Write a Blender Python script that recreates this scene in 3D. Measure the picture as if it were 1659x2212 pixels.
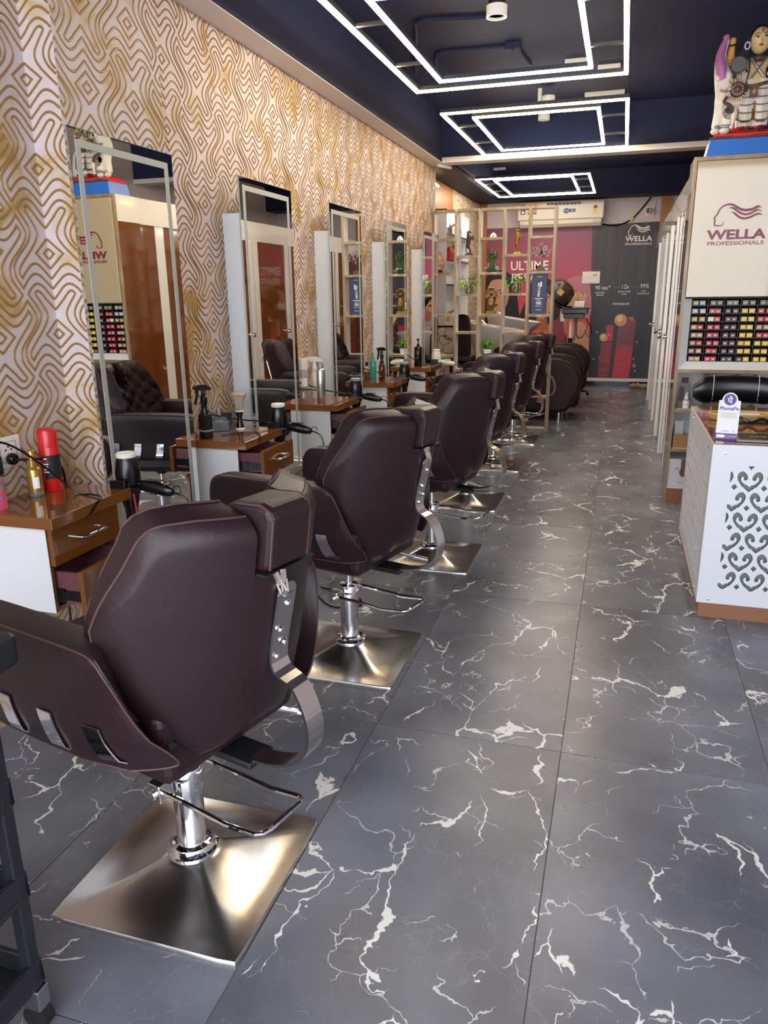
import bpy, bmesh, math, random
from mathutils import Vector, Matrix
for o in list(bpy.data.objects): bpy.data.objects.remove(o, do_unlink=True)
scene = bpy.context.scene
COL = scene.collection
random.seed(7)
R = math.radians
# ---------------------------------------------------------------- camera
cam_data = bpy.data.cameras.new('camera'); cam = bpy.data.objects.new('camera', cam_data); COL.objects.link(cam)
CAM_H = 1.3814
yaw, pitch, roll = R(17.204), R(16.163), R(-0.744)
cy, sy, cp, sp = math.cos(yaw), math.sin(yaw), math.cos(pitch), math.sin(pitch)
fw = Vector((-sy*cp, cy*cp, -sp)); rt = Vector((cy, sy, 0)); up = rt.cross(fw)
r2 = rt*math.cos(roll) + up*math.sin(roll); u2 = -rt*math.sin(roll) + up*math.cos(roll)
m = Matrix((r2, u2, -fw)).transposed().to_4x4(); m.translation = Vector((0, 0, CAM_H))
cam.matrix_world = m
cam_data.sensor_fit = 'HORIZONTAL'; cam_data.sensor_width = 36.0
cam_data.lens = 1629.1/1659*36.0
cam_data.clip_start = 0.02; cam_data.clip_end = 200
scene.camera = cam
# ---------------------------------------------------------------- world, exposure
scene.view_settings.view_transform = 'Standard'; scene.view_settings.look = 'None'
scene.view_settings.gamma = 1.0; scene.view_settings.use_curve_mapping = False
scene.view_settings.exposure = 0.88
world = bpy.data.worlds.new('daylight'); scene.world = world; world.use_nodes = True
bg = world.node_tree.nodes['Background']
bg.inputs['Color'].default_value = (0.88, 0.93, 1.0, 1); bg.inputs['Strength'].default_value = 3.6
LED_WARM, LED_COOL = 23.0, 19.0
# ---------------------------------------------------------------- materials
def srgb(h):
    h = h.lstrip('#'); v = [int(h[i:i+2], 16)/255 for i in (0, 2, 4)]
    return tuple((x/12.92 if x <= .04045 else ((x+.055)/1.055)**2.4) for x in v) + (1.0,)
MATS = {}
def mat(name, col, rough=0.5, metal=0.0, coat=0.0, emit=None, estr=0, trans=0.0, spec=None, ior=None, alpha=None):
    if name in MATS: return MATS[name]
    mt = bpy.data.materials.new(name); mt.use_nodes = True
    b = mt.node_tree.nodes['Principled BSDF']
    b.inputs['Base Color'].default_value = srgb(col) if isinstance(col, str) else col
    b.inputs['Roughness'].default_value = rough; b.inputs['Metallic'].default_value = metal
    b.inputs['Coat Weight'].default_value = coat; b.inputs['Coat Roughness'].default_value = 0.04
    if emit: b.inputs['Emission Color'].default_value = srgb(emit) if isinstance(emit, str) else emit; b.inputs['Emission Strength'].default_value = estr
    if trans: b.inputs['Transmission Weight'].default_value = trans
    if spec is not None: b.inputs['Specular IOR Level'].default_value = spec
    if ior: b.inputs['IOR'].default_value = ior
    MATS[name] = mt
    return mt
def nodes_of(mt):
    nt = mt.node_tree
    return nt, nt.nodes, nt.links, nt.nodes['Principled BSDF']
def nd(nt, typ, **kw):
    n = nt.nodes.new(typ)
    for k, v in kw.items():
        if k.startswith('i_'): n.inputs[k[2:].replace('_', ' ')].default_value = v
        else: setattr(n, k, v)
    return n
def ramp(nt, stops):
    n = nt.nodes.new('ShaderNodeValToRGB'); cr = n.color_ramp
    while len(cr.elements) < len(stops): cr.elements.new(0.5)
    for e, (p, c) in zip(cr.elements, stops):
        e.position = p; e.color = srgb(c) if isinstance(c, str) else c
    return n
def bump(mt, scale, strength, dist=0.002, detail=3, coords='Object'):
    nt, N, L, b = nodes_of(mt)
    tc = nd(nt, 'ShaderNodeTexCoord'); nz = nd(nt, 'ShaderNodeTexNoise'); nz.inputs['Scale'].default_value = scale; nz.inputs['Detail'].default_value = detail
    bp = nd(nt, 'ShaderNodeBump'); bp.inputs['Strength'].default_value = strength; bp.inputs['Distance'].default_value = dist
    L.new(tc.outputs[coords], nz.inputs['Vector']); L.new(nz.outputs['Fac'], bp.inputs['Height']); L.new(bp.outputs['Normal'], b.inputs['Normal'])
def noisecol(mt, stops, scale, detail=4, stretch=(1, 1, 1), distort=0.0):
    nt, N, L, b = nodes_of(mt)
    tc = nd(nt, 'ShaderNodeTexCoord'); mp = nd(nt, 'ShaderNodeMapping'); mp.inputs['Scale'].default_value = stretch
    nz = nd(nt, 'ShaderNodeTexNoise'); nz.inputs['Scale'].default_value = scale; nz.inputs['Detail'].default_value = detail; nz.inputs['Distortion'].default_value = distort
    rp = ramp(nt, stops)
    L.new(tc.outputs['Object'], mp.inputs['Vector']); L.new(mp.outputs['Vector'], nz.inputs['Vector']); L.new(nz.outputs['Fac'], rp.inputs['Fac']); L.new(rp.outputs['Color'], b.inputs['Base Color'])
M_leather = mat('leather_brown', '#281a1d', 0.38, spec=.32); bump(M_leather, 90, .35, .0015)
M_leather2 = mat('leather_darkbrown', '#261614', 0.5, spec=.3); bump(M_leather2, 60, .3, .0015)
M_seam = mat('stitching', '#4d332f', 0.6)
M_chrome = mat('chrome', (.80, .80, .82, 1), 0.07, 1.0)
M_steel = mat('brushed_steel_base', (.70, .68, .66, 1), 0.22, 1.0); bump(M_steel, 9, .12, .004, 2)
M_black = mat('black_plastic', '#0b0b0c', 0.25)
M_blackm = mat('black_matte', '#131315', 0.6)
M_white = mat('white_laminate', '#e4e6e6', 0.28)
M_whitep = mat('white_plastic', '#e8e4da', 0.3)
M_cream = mat('cream_panel', '#d9cfbf', 0.5)
M_desk = mat('brown_gloss_laminate', '#7a4a1e', 0.12, coat=.6)
M_drawer = mat('drawer_box_plum', '#6c3f42', 0.5)
M_navy = mat('ceiling_navy', '#2a2e48', 0.6, spec=.15); bump(M_navy, 2.0, .06, .02, 2)
M_beige = mat('soffit_beige', '#ebe2d9', 0.7)
M_wood = mat('gold_wood_edge', '#9a7a4b', 0.35)
noisecol(M_wood, [(0.3, '#836840'), (.55, '#9d8560'), (.75, '#c4b59c')], 9, stretch=(1, 1, .25))
M_green = mat('glass_edge', '#9fb5a6', 0.1, trans=.3)
M_mirror = mat('mirror_silver', (.86, .87, .86, 1), 0.008, 1.0)
M_frost = mat('frosted_strip', '#a3a59c', 0.45)
M_gold = mat('wallpaper_gold', '#96703c', 0.42, .1)
M_orange = mat('wall_orange_laminate', '#b5763c', 0.35)
M_wallw = mat('wall_white_paint', '#d3c9cc', 0.7)
M_doorb = mat('door_brown_gloss', '#6f3f1c', 0.06, coat=.8)
M_glossw = mat('gloss_white_panel', '#e6e4de', 0.1, coat=.5)
M_sign = mat('sign_cream_gloss', '#b3a17e', 0.05, coat=.6)
M_plinth = mat('plinth_brown', '#8f6246', .4)
M_maroon = mat('logo_maroon', '#7d1634', 0.35)
M_red = mat('red_gloss', '#c8201f', 0.25)
M_white_t = mat('print_white', '#f2f0ee', 0.5)
# floor tile marble
M_tile = mat('floor_marble', '#3a3b40', 0.3)
def build_floor():
    nt, N, L, b = nodes_of(M_tile)
    tc = nd(nt, 'ShaderNodeTexCoord'); oi = nd(nt, 'ShaderNodeObjectInfo')
    ml = nd(nt, 'ShaderNodeVectorMath', operation='SCALE'); cx = nd(nt, 'ShaderNodeCombineXYZ')
    for i in range(3): L.new(oi.outputs['Random'], cx.inputs[i])
    L.new(cx.outputs[0], ml.inputs[0]); ml.inputs['Scale'].default_value = 57.0
    ad = nd(nt, 'ShaderNodeVectorMath', operation='ADD'); L.new(tc.outputs['Object'], ad.inputs[0]); L.new(ml.outputs[0], ad.inputs[1])
    wn = nd(nt, 'ShaderNodeTexNoise'); wn.inputs['Scale'].default_value = 3.4; wn.inputs['Detail'].default_value = 5; wn.inputs['Roughness'].default_value = .52
    L.new(ad.outputs[0], wn.inputs['Vector'])
    sb = nd(nt, 'ShaderNodeVectorMath', operation='SUBTRACT'); L.new(wn.outputs['Color'], sb.inputs[0]); sb.inputs[1].default_value = (.5, .5, .5)
    sc = nd(nt, 'ShaderNodeVectorMath', operation='SCALE'); L.new(sb.outputs[0], sc.inputs[0]); sc.inputs['Scale'].default_value = .42
    w = nd(nt, 'ShaderNodeVectorMath', operation='ADD'); L.new(ad.outputs[0], w.inputs[0]); L.new(sc.outputs[0], w.inputs[1])
    def vein(scale, width, mscale, mlo, mhi, stretch=(1, 1, 1)):
        mp = nd(nt, 'ShaderNodeMapping'); mp.inputs['Scale'].default_value = stretch; mp.inputs['Rotation'].default_value = (0, 0, .5)
        L.new(w.outputs[0], mp.inputs['Vector'])
        v = nd(nt, 'ShaderNodeTexVoronoi', feature='DISTANCE_TO_EDGE'); v.inputs['Scale'].default_value = scale; L.new(mp.outputs[0], v.inputs['Vector'])
        mn = nd(nt, 'ShaderNodeTexNoise'); mn.inputs['Scale'].default_value = mscale; mn.inputs['Detail'].default_value = 3; L.new(ad.outputs[0], mn.inputs['Vector'])
        mr = nd(nt, 'ShaderNodeMapRange'); mr.inputs['From Min'].default_value = mlo; mr.inputs['From Max'].default_value = mhi; L.new(mn.outputs['Fac'], mr.inputs['Value'])
        mr.inputs['To Max'].default_value = width; mr.inputs['To Min'].default_value = 0.0
        lt = nd(nt, 'ShaderNodeMapRange', interpolation_type='SMOOTHSTEP'); L.new(v.outputs['Distance'], lt.inputs['Value']); L.new(mr.outputs[0], lt.inputs['From Max'])
        hm = nd(nt, 'ShaderNodeMath', operation='MULTIPLY'); L.new(mr.outputs[0], hm.inputs[0]); hm.inputs[1].default_value = .55; L.new(hm.outputs[0], lt.inputs['From Min']); lt.inputs['To Min'].default_value = 1; lt.inputs['To Max'].default_value = 0
        gt = nd(nt, 'ShaderNodeMath', operation='GREATER_THAN'); L.new(mr.outputs[0], gt.inputs[0]); gt.inputs[1].default_value = 0.0008
        mu = nd(nt, 'ShaderNodeMath', operation='MULTIPLY'); L.new(lt.outputs[0], mu.inputs[0]); L.new(gt.outputs[0], mu.inputs[1])
        return mu
    v1 = vein(2.6, .042, 4.6, .50, .72, (1.7, .8, 1))
    v2 = vein(5.2, .026, 6.5, .49, .72)
    v3 = vein(11, .045, 3.5, .42, .75)
    base = nd(nt, 'ShaderNodeTexNoise'); base.inputs['Scale'].default_value = 2.2; base.inputs['Detail'].default_value = 6; L.new(ad.outputs[0], base.inputs['Vector'])
    rp = ramp(nt, [(.28, '#565860'), (.72, '#878a95')]); L.new(base.outputs['Fac'], rp.inputs['Fac'])
    def mix(prev, fac, col, k):
        mm = nd(nt, 'ShaderNodeMath', operation='MULTIPLY'); L.new(fac.outputs[0], mm.inputs[0]); mm.inputs[1].default_value = k
        mx = nd(nt, 'ShaderNodeMix', data_type='RGBA'); L.new(mm.outputs[0], mx.inputs['Factor']); L.new(prev, mx.inputs[6]); mx.inputs[7].default_value = srgb(col)
        return mx.outputs[2]
    c = mix(rp.outputs['Color'], v3, '#8a8c8e', .3); c = mix(c, v2, '#d5d6d4', .9); c = mix(c, v1, '#efeeea', 1.0)
    L.new(c, b.inputs['Base Color'])
    sn = nd(nt, 'ShaderNodeTexNoise'); sn.inputs['Scale'].default_value = 6; sn.inputs['Detail'].default_value = 5; L.new(ad.outputs[0], sn.inputs['Vector'])
    mr = nd(nt, 'ShaderNodeMapRange'); L.new(sn.outputs['Fac'], mr.inputs['Value']); mr.inputs['To Min'].default_value = .2; mr.inputs['To Max'].default_value = .4; L.new(mr.outputs[0], b.inputs['Roughness'])
build_floor()
M_grout = mat('grout', '#7d7468', 0.8)
# wallpaper base: pinkish cream marble with ochre veining
M_paper = mat('wallpaper_marble', '#d9cbc4', 0.55)
def build_paper():
    nt, N, L, b = nodes_of(M_paper)
    tc = nd(nt, 'ShaderNodeTexCoord')
    n1 = nd(nt, 'ShaderNodeTexNoise'); n1.inputs['Scale'].default_value = 3.2; n1.inputs['Detail'].default_value = 7; n1.inputs['Distortion'].default_value = 1.6
    L.new(tc.outputs['Object'], n1.inputs['Vector'])
    r1 = ramp(nt, [(.33, '#b08e58'), (.41, '#c0ab8c'), (.48, '#c9bbb8'), (.75, '#cdc3c6')]); L.new(n1.outputs['Fac'], r1.inputs['Fac'])
    L.new(r1.outputs['Color'], b.inputs['Base Color'])
    bp = nd(nt, 'ShaderNodeBump'); bp.inputs['Strength'].default_value = .15; bp.inputs['Distance'].default_value = .01; L.new(n1.outputs['Fac'], bp.inputs['Height']); L.new(bp.outputs['Normal'], b.inputs['Normal'])
build_paper()
# crackle wallpaper: cream with dark branching lines
M_crack = mat('wallpaper_crackle', '#e0d2b8', 0.6)
def build_crack():
    nt, N, L, b = nodes_of(M_crack)
    tc = nd(nt, 'ShaderNodeTexCoord'); n = nd(nt, 'ShaderNodeTexNoise'); n.inputs['Scale'].default_value = 6; L.new(tc.outputs['Object'], n.inputs['Vector'])
    sc = nd(nt, 'ShaderNodeVectorMath', operation='SCALE'); L.new(n.outputs['Color'], sc.inputs[0]); sc.inputs['Scale'].default_value = .12
    a = nd(nt, 'ShaderNodeVectorMath', operation='ADD'); L.new(tc.outputs['Object'], a.inputs[0]); L.new(sc.outputs[0], a.inputs[1])
    v = nd(nt, 'ShaderNodeTexVoronoi', feature='DISTANCE_TO_EDGE'); v.inputs['Scale'].default_value = 11; L.new(a.outputs[0], v.inputs['Vector'])
    r = ramp(nt, [(.02, '#4a3b28'), (.05, '#e0d2b8')]); L.new(v.outputs['Distance'], r.inputs['Fac']); L.new(r.outputs['Color'], b.inputs['Base Color'])
build_crack()
# ---------------------------------------------------------------- geometry helpers
class MB:
    """collects shapes and links them as ONE mesh object"""
    def __init__(s): s.v = []; s.f = []; s.mi = []; s.m = 0; s.sm = []; s.X = Matrix()
    def add(s, vs, fs, smooth=False):
        o = len(s.v); s.v += [tuple(s.X @ Vector(p)) for p in vs]
        for f in fs: s.f.append(tuple(i+o for i in f)); s.mi.append(s.m); s.sm.append(smooth)
        return s
    def box(s, x0, y0, z0, x1, y1, z1):
        if x0 > x1: x0, x1 = x1, x0
        if y0 > y1: y0, y1 = y1, y0
        if z0 > z1: z0, z1 = z1, z0
        return s.add([(x0,y0,z0),(x1,y0,z0),(x1,y1,z0),(x0,y1,z0),(x0,y0,z1),(x1,y0,z1),(x1,y1,z1),(x0,y1,z1)],
            [(0,3,2,1),(4,5,6,7),(0,1,5,4),(1,2,6,5),(2,3,7,6),(3,0,4,7)])
    def lathe(s, prof, c=(0,0,0), n=20, axis='z', smooth=True):
        vs = []; fs = []; k = len(prof)
        for j in range(n):
            a = 2*math.pi*j/n; ca, sa = math.cos(a), math.sin(a)
            for r, z in prof:
                p = (r*ca, r*sa, z) if axis == 'z' else ((r*ca, z, -r*sa) if axis == 'y' else (z, r*ca, r*sa))
                vs.append((p[0]+c[0], p[1]+c[1], p[2]+c[2]))
        for j in range(n):
            for i in range(k-1):
                a, b2 = j*k+i, ((j+1) % n)*k+i
                fs.append((a, b2, b2+1, a+1))
        s.add(vs, fs, smooth)
        o = []
        if prof[0][0] > 1e-5: s.add([vs[j*k] for j in range(n)], [tuple(range(n))[::-1]])
        if prof[-1][0] > 1e-5: s.add([vs[j*k+k-1] for j in range(n)], [tuple(range(n))])
        return s
    def cyl(s, p0, p1, r0, r1=None, n=14, smooth=True):
        r1 = r0 if r1 is None else r1
        p0, p1 = Vector(p0), Vector(p1); d = (p1-p0).normalized()
        a = d.orthogonal().normalized(); b = d.cross(a)
        vs = []
        for p, r in ((p0, r0), (p1, r1)):
            for j in range(n):
                t = 2*math.pi*j/n; vs.append(tuple(p + a*r*math.cos(t) + b*r*math.sin(t)))
        s.add(vs, [(j, (j+1) % n, n+(j+1) % n, n+j) for j in range(n)], smooth)
        s.add(vs[:n], [tuple(range(n))[::-1]]); s.add(vs[n:], [tuple(range(n))])
        return s
    def tube(s, pts, r, n=8, closed=False, taper=None):
        P = [Vector(p) for p in pts]; k = len(P); vs = []; fs = []
        prev = None
        for i in range(k):
            if closed: t = (P[(i+1) % k]-P[i-1]).normalized()
            else: t = (P[min(i+1, k-1)]-P[max(i-1, 0)]).normalized()
            if prev is None: a = t.orthogonal().normalized()
            else:
                a = prev - t*prev.dot(t); a = a.normalized() if a.length > 1e-6 else t.orthogonal().normalized()
            prev = a; b = t.cross(a); rr = r if taper is None else r*taper[i]
            for j in range(n):
                q = 2*math.pi*j/n; vs.append(tuple(P[i] + a*rr*math.cos(q) + b*rr*math.sin(q)))
        for i in range(k if closed else k-1):
            i2 = (i+1) % k
            for j in range(n): fs.append((i*n+j, i*n+(j+1) % n, i2*n+(j+1) % n, i2*n+j))
        s.add(vs, fs, True)
        if not closed: s.add(vs[:n], [tuple(range(n))[::-1]]); s.add(vs[-n:], [tuple(range(n))])
        return s
    def ell(s, c, r, nu=14, nv=9, rot=None):
        vs = []; fs = []; rr = (r, r, r) if isinstance(r, (int, float)) else r
        M = rot or Matrix()
        for i in range(nv+1):
            ph = math.pi*i/nv
            for j in range(nu):
                th = 2*math.pi*j/nu
                p = M @ Vector((rr[0]*math.sin(ph)*math.cos(th), rr[1]*math.sin(ph)*math.sin(th), -rr[2]*math.cos(ph)))
                vs.append((p[0]+c[0], p[1]+c[1], p[2]+c[2]))
        for i in range(nv):
            for j in range(nu): fs.append((i*nu+j, i*nu+(j+1) % nu, (i+1)*nu+(j+1) % nu, (i+1)*nu+j))
        return s.add(vs, fs, True)
    def prism(s, poly, fn, d0, d1, smooth=False):
        """poly: 2-D outline; fn(a, b, d) -> 3-D point; extruded d0..d1"""
        n = len(poly)
        vs = [fn(a, b, d0) for a, b in poly] + [fn(a, b, d1) for a, b in poly]
        s.add(vs, [tuple(range(n))[::-1], tuple(range(n, 2*n))])
        s.add(vs, [(i, (i+1) % n, n+(i+1) % n, n+i) for i in range(n)], smooth)
        return s
    def grid(s, fn, nu, nv, smooth=True, cu=False):
        vs = [fn(i/(nu if cu else nu), j/nv) for i in range(nu+1) for j in range(nv+1)]
        s.add(vs, [(i*(nv+1)+j, (i+1)*(nv+1)+j, (i+1)*(nv+1)+j+1, i*(nv+1)+j+1) for i in range(nu) for j in range(nv)], smooth)
        return s
    def loft(s, rings, smooth=True, caps=True):
        n = len(rings[0]); vs = [p for r_ in rings for p in r_]; fs = []
        for i in range(len(rings)-1):
            for j in range(n): fs.append((i*n+j, i*n+(j+1) % n, (i+1)*n+(j+1) % n, (i+1)*n+j))
        s.add(vs, fs, smooth)
        if caps: s.add(rings[0], [tuple(range(n))[::-1]]); s.add(rings[-1], [tuple(range(n))])
        return s
    def ribbon(s, pts, w, fn, d0, d1, closed=False):
        """flat stroke of width w (number or list) along 2-D pts, extruded d0..d1"""
        k = len(pts); L_ = []; R_ = []
        for i in range(k):
            a = Vector(pts[i-1] if (i or closed) else pts[0]); b = Vector(pts[(i+1) % k] if (i < k-1 or closed) else pts[-1])
            t = (b-a); t = t.normalized() if t.length > 1e-9 else Vector((1, 0)); nn = Vector((-t.y, t.x)); ww = (w if isinstance(w, (int, float)) else w[i])/2
            L_.append(Vector(pts[i])+nn*ww); R_.append(Vector(pts[i])-nn*ww)
        vs = [fn(p.x, p.y, d1) for p in L_] + [fn(p.x, p.y, d1) for p in R_] + [fn(p.x, p.y, d0) for p in L_] + [fn(p.x, p.y, d0) for p in R_]
        fs = []
        for i in range(k if closed else k-1):
            j = (i+1) % k
            fs += [(i, j, k+j, k+i), (2*k+i, 2*k+j, j, i), (k+i, k+j, 3*k+j, 3*k+i)]
        if not closed: fs += [(0, k, 3*k, 2*k), (k-1, 2*k+k-1, 3*k+k-1, k+k-1)]
        return s.add(vs, fs)
    def build(s, name, mats, parent=None, bevel=0, seg=2, label=None, subsurf=0, fixn=True, allsmooth=False):
        me = bpy.data.meshes.new(name); me.from_pydata(s.v, [], s.f)
        if not isinstance(mats, (list, tuple)): mats = [mats]
        for q in mats: me.materials.append(q)
        me.polygons.foreach_set('material_index', s.mi); me.polygons.foreach_set('use_smooth', [bool(x) or allsmooth for x in s.sm]); me.update()
        if fixn:
            bm = bmesh.new(); bm.from_mesh(me); bmesh.ops.remove_doubles(bm, verts=bm.verts, dist=1e-6); bmesh.ops.recalc_face_normals(bm, faces=bm.faces); bm.to_mesh(me); bm.free()
        if any(s.sm): me.set_sharp_from_angle(angle=R(42))
        o = bpy.data.objects.new(name, me); COL.objects.link(o)
        if parent: o.parent = parent
        if label: o['label'] = label
        if bevel:
            md = o.modifiers.new('bevel', 'BEVEL'); md.width = bevel; md.segments = seg; md.limit_method = 'ANGLE'; md.angle_limit = R(40)
            if seg > 1: md.harden_normals = False
        if subsurf:
            md = o.modifiers.new('sub', 'SUBSURF'); md.levels = subsurf; md.render_levels = subsurf
        return o
def thing(name, label, cat, loc=(0, 0, 0), rotz=0, group=None):
    o = bpy.data.objects.new(name, None); COL.objects.link(o); o.empty_display_size = .05
    o.location = loc; o.rotation_euler = (0, 0, rotz); o['label'] = label; o['category'] = cat
    if group: o['group'] = group
    return o
def tag(o, label, cat, group=None):
    o['label'] = label; o['category'] = cat
    if group: o['group'] = group
    return o
def struct(o): o['kind'] = 'structure'; return o
def dup(root, loc, rotz=None, label=None, group=None):
    def cp(o, par):
        c = o.copy(); COL.objects.link(c)
        if par: c.parent = par
        for ch in o.children: cp(ch, c)
        return c
    r = cp(root, None); r.location = loc
    if rotz is not None: r.rotation_euler = (0, 0, rotz)
    if label: r['label'] = label
    if group: r['group'] = group
    return r
def sbox(name, m_, a, b, parent=None, bevel=0, label=None):
    return MB().box(*a, *b).build(name, m_, parent, bevel, label=label)
def text(name, body, size, mtx, m_, parent=None, ext=.0006, align='CENTER', sx=1.0, bold=0.0, label=None):
    cu = bpy.data.curves.new(name, 'FONT'); cu.body = body; cu.size = size; cu.align_x = align; cu.align_y = 'CENTER'; cu.extrude = ext; cu.offset = bold; cu.resolution_u = 3
    t = bpy.data.objects.new(name, cu); COL.objects.link(t)
    dg = bpy.context.evaluated_depsgraph_get(); me = bpy.data.meshes.new_from_object(t.evaluated_get(dg)); bpy.data.objects.remove(t)
    me.transform(mtx @ Matrix.Diagonal((sx, 1, 1, 1))); me.materials.clear(); me.materials.append(m_)
    o = bpy.data.objects.new(name, me); COL.objects.link(o)
    if parent: o.parent = parent
    if label: o['label'] = label
    return o
def face_y(x, y, z, rot=0):      # text plane facing -Y
    return Matrix.Translation((x, y, z)) @ Matrix.Rotation(R(90), 4, 'X') @ Matrix.Rotation(rot, 4, 'Z')
def chaikin(pts, keep=(), it=1):
    for _ in range(it):
        out = [pts[0]]; nk = set()
        for i in range(1, len(pts)-1):
            a, b, c = Vector(pts[i-1]), Vector(pts[i]), Vector(pts[i+1])
            if i in keep: nk.add(len(out)); out.append(tuple(b))
            else: out.append(tuple(b+(a-b)*.25)); out.append(tuple(b+(c-b)*.25))
        out.append(pts[-1]); pts = out; keep = nk
    return pts
def cr(pts, n=6):                # Catmull-Rom through 3-D points
    P = [Vector(p) for p in pts]; P = [P[0]*2-P[1]] + P + [P[-1]*2-P[-2]]; out = []
    for i in range(1, len(P)-2):
        for k in range(n):
            t = k/n; a, b, c, d = P[i-1], P[i], P[i+1], P[i+2]
            out.append(tuple(.5*((2*b)+(c-a)*t+(2*a-5*b+4*c-d)*t*t+(3*b-a-3*c+d)*t**3)))
    out.append(tuple(P[-2])); return out
# ================================================================ SETTING
XW, XP, XA, XR, YB, YF = -1.888, -1.768, -2.13, 1.9, 11.9, -1.5
CEIL, BEAM = 2.97, 2.573
fl = struct(sbox('floor', M_grout, (-2.2, YF, -.12), (XR, YB, -.003)))
fl['label'] = 'floor of dark grey marble tiles with white veins and thin pale grout lines'
xs = [-0.0885+.601*k for k in range(-4, 5)]; ysl = [2.118+1.193*k for k in range(-4, 10)]
tile_me = None
for i in range(len(xs)-1):
    for j in range(len(ysl)-1):
        x0, x1, y0, y1 = max(xs[i], -2.13)+.0015, min(xs[i+1], XR)-.0015, max(ysl[j], YF)+.0015, min(ysl[j+1], YB)-.0015
        if x1-x0 < .05 or y1-y0 < .05: continue
        full = abs(x1-x0-.598) < .001 and abs(y1-y0-1.19) < .001
        hx, hy = (x1-x0)/2, (y1-y0)/2
        if full and tile_me: o = bpy.data.objects.new('floor_tile', tile_me); COL.objects.link(o); o.parent = fl
        else:
            o = MB().box(-hx, -hy, -.012, hx, hy, 0).build('floor_tile', M_tile, fl)
            if full: tile_me = o.data
        o.location = ((x0+x1)/2, (y0+y1)/2, 0)
# ceiling slab and beams
struct(sbox('ceiling', M_navy, (-2.3, YF, CEIL), (XR+.1, YB+.1, CEIL+.12)))
def beam(name, a, b, under):
    mb = MB(); mb.m = 0; mb.box(*a, *b); mb.m = 1; mb.box(a[0]+.0005, a[1]+.0005, a[2]-.004, b[0]-.0005, b[1]-.0005, a[2]+.0005)
    return struct(mb.build(name, [M_navy, under]))
beam('trim_1', (-2.25, YF, BEAM), (-1.746, 7.83, CEIL), M_beige)
beam('trim_2', (-1.746, 7.66, BEAM), (XR, 7.83, CEIL), M_beige)
struct(sbox('trim_8', M_beige, (-1.745, 7.652, BEAM-.004), (XR, 7.6605, BEAM+.042)))
beam('trim_3', (-2.3, 7.83, 2.62), (-1.785, YB-.4, CEIL), M_navy)
beam('trim_4', (-2.3, YB-.4, 2.632), (XR, YB, CEIL), M_navy)
sbox('conduit_end', M_whitep, (0, 0, 0), (.001, .001, .001)) if False else None
# walls
wl = MB(); wl.box(XW-.12, YF, 0, XW, 2.264, BEAM); wl.box(XW-.12, 2.866, 0, XW, 7.99, BEAM); wl.box(XW-.12, 2.264, 0, XP, 2.866, BEAM)
WL = struct(wl.build('wall_left', M_paper)); WL['label'] = 'left wall in cream marble wallpaper with gold wavy diamond lines'
# --- gold line pattern of the wallpaper
L1 = [(-.0, .0785), (-.0198, .0961), (-.0373, .1112), (-.0512, .1261), (-.0625, .1362), (-.073, .1412), (-.0817, .1385), (-.0894, .1323), (-.0846, .1241), (-.0751, .1139), (-.0605, .0957), (-.0473, .0773), (-.0434, .0588), (-.051, .0407), (-.0684, .0208), (-.0929, -.002), (-.1207, -.0266), (-.1397, -.0457), (-.1475, -.0576), (-.1445, -.0685), (-.1357, -.0784), (-.1212, -.0626), (-.1015, -.0462), (-.086, -.0353), (-.0684, -.0311), (-.049, -.037), (-.0191, -.0627), (0, -.0796)]
L2 = [(0, .112), (-.0202, .1293), (-.037, .1475), (-.0546, .1597), (-.0703, .1634), (-.0875, .1585), (-.1062, .1452), (-.1203, .1298), (-.1086, .1165), (-.0928, .0985), (-.08, .0803), (-.0768, .0599), (-.0847, .0397), (-.1017, .0201), (-.125, .0009), (-.1484, -.0203), (-.1629, -.0373), (-.1691, -.0525), (-.1664, -.0708), (-.1553, -.0876), (-.1371, -.1099), (-.1201, -.0907), (-.1003, -.0739), (-.0852, -.0654), (-.0679, -.0637), (-.0487, -.0711), (-.0245, -.0909), (0, -.111)]
SU, SV = 1.008, 1.031
MOT = []
for ln, keep in ((L1, {20}), (L2, {7, 20})):
    q = chaikin([(u*SU, v*SV) for u, v in ln], keep)
    MOT.append(q); MOT.append([(-u, v) for u, v in q])
for h, w in ((.0475, .0593), (.0177, .0222)):
    MOT.append([(0, h*SV), (w*SU, 0), (0, -h*SV), (-w*SU, 0), (0, h*SV)])
PU, PV, Z0 = .2685, .2652, 2.055
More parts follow.
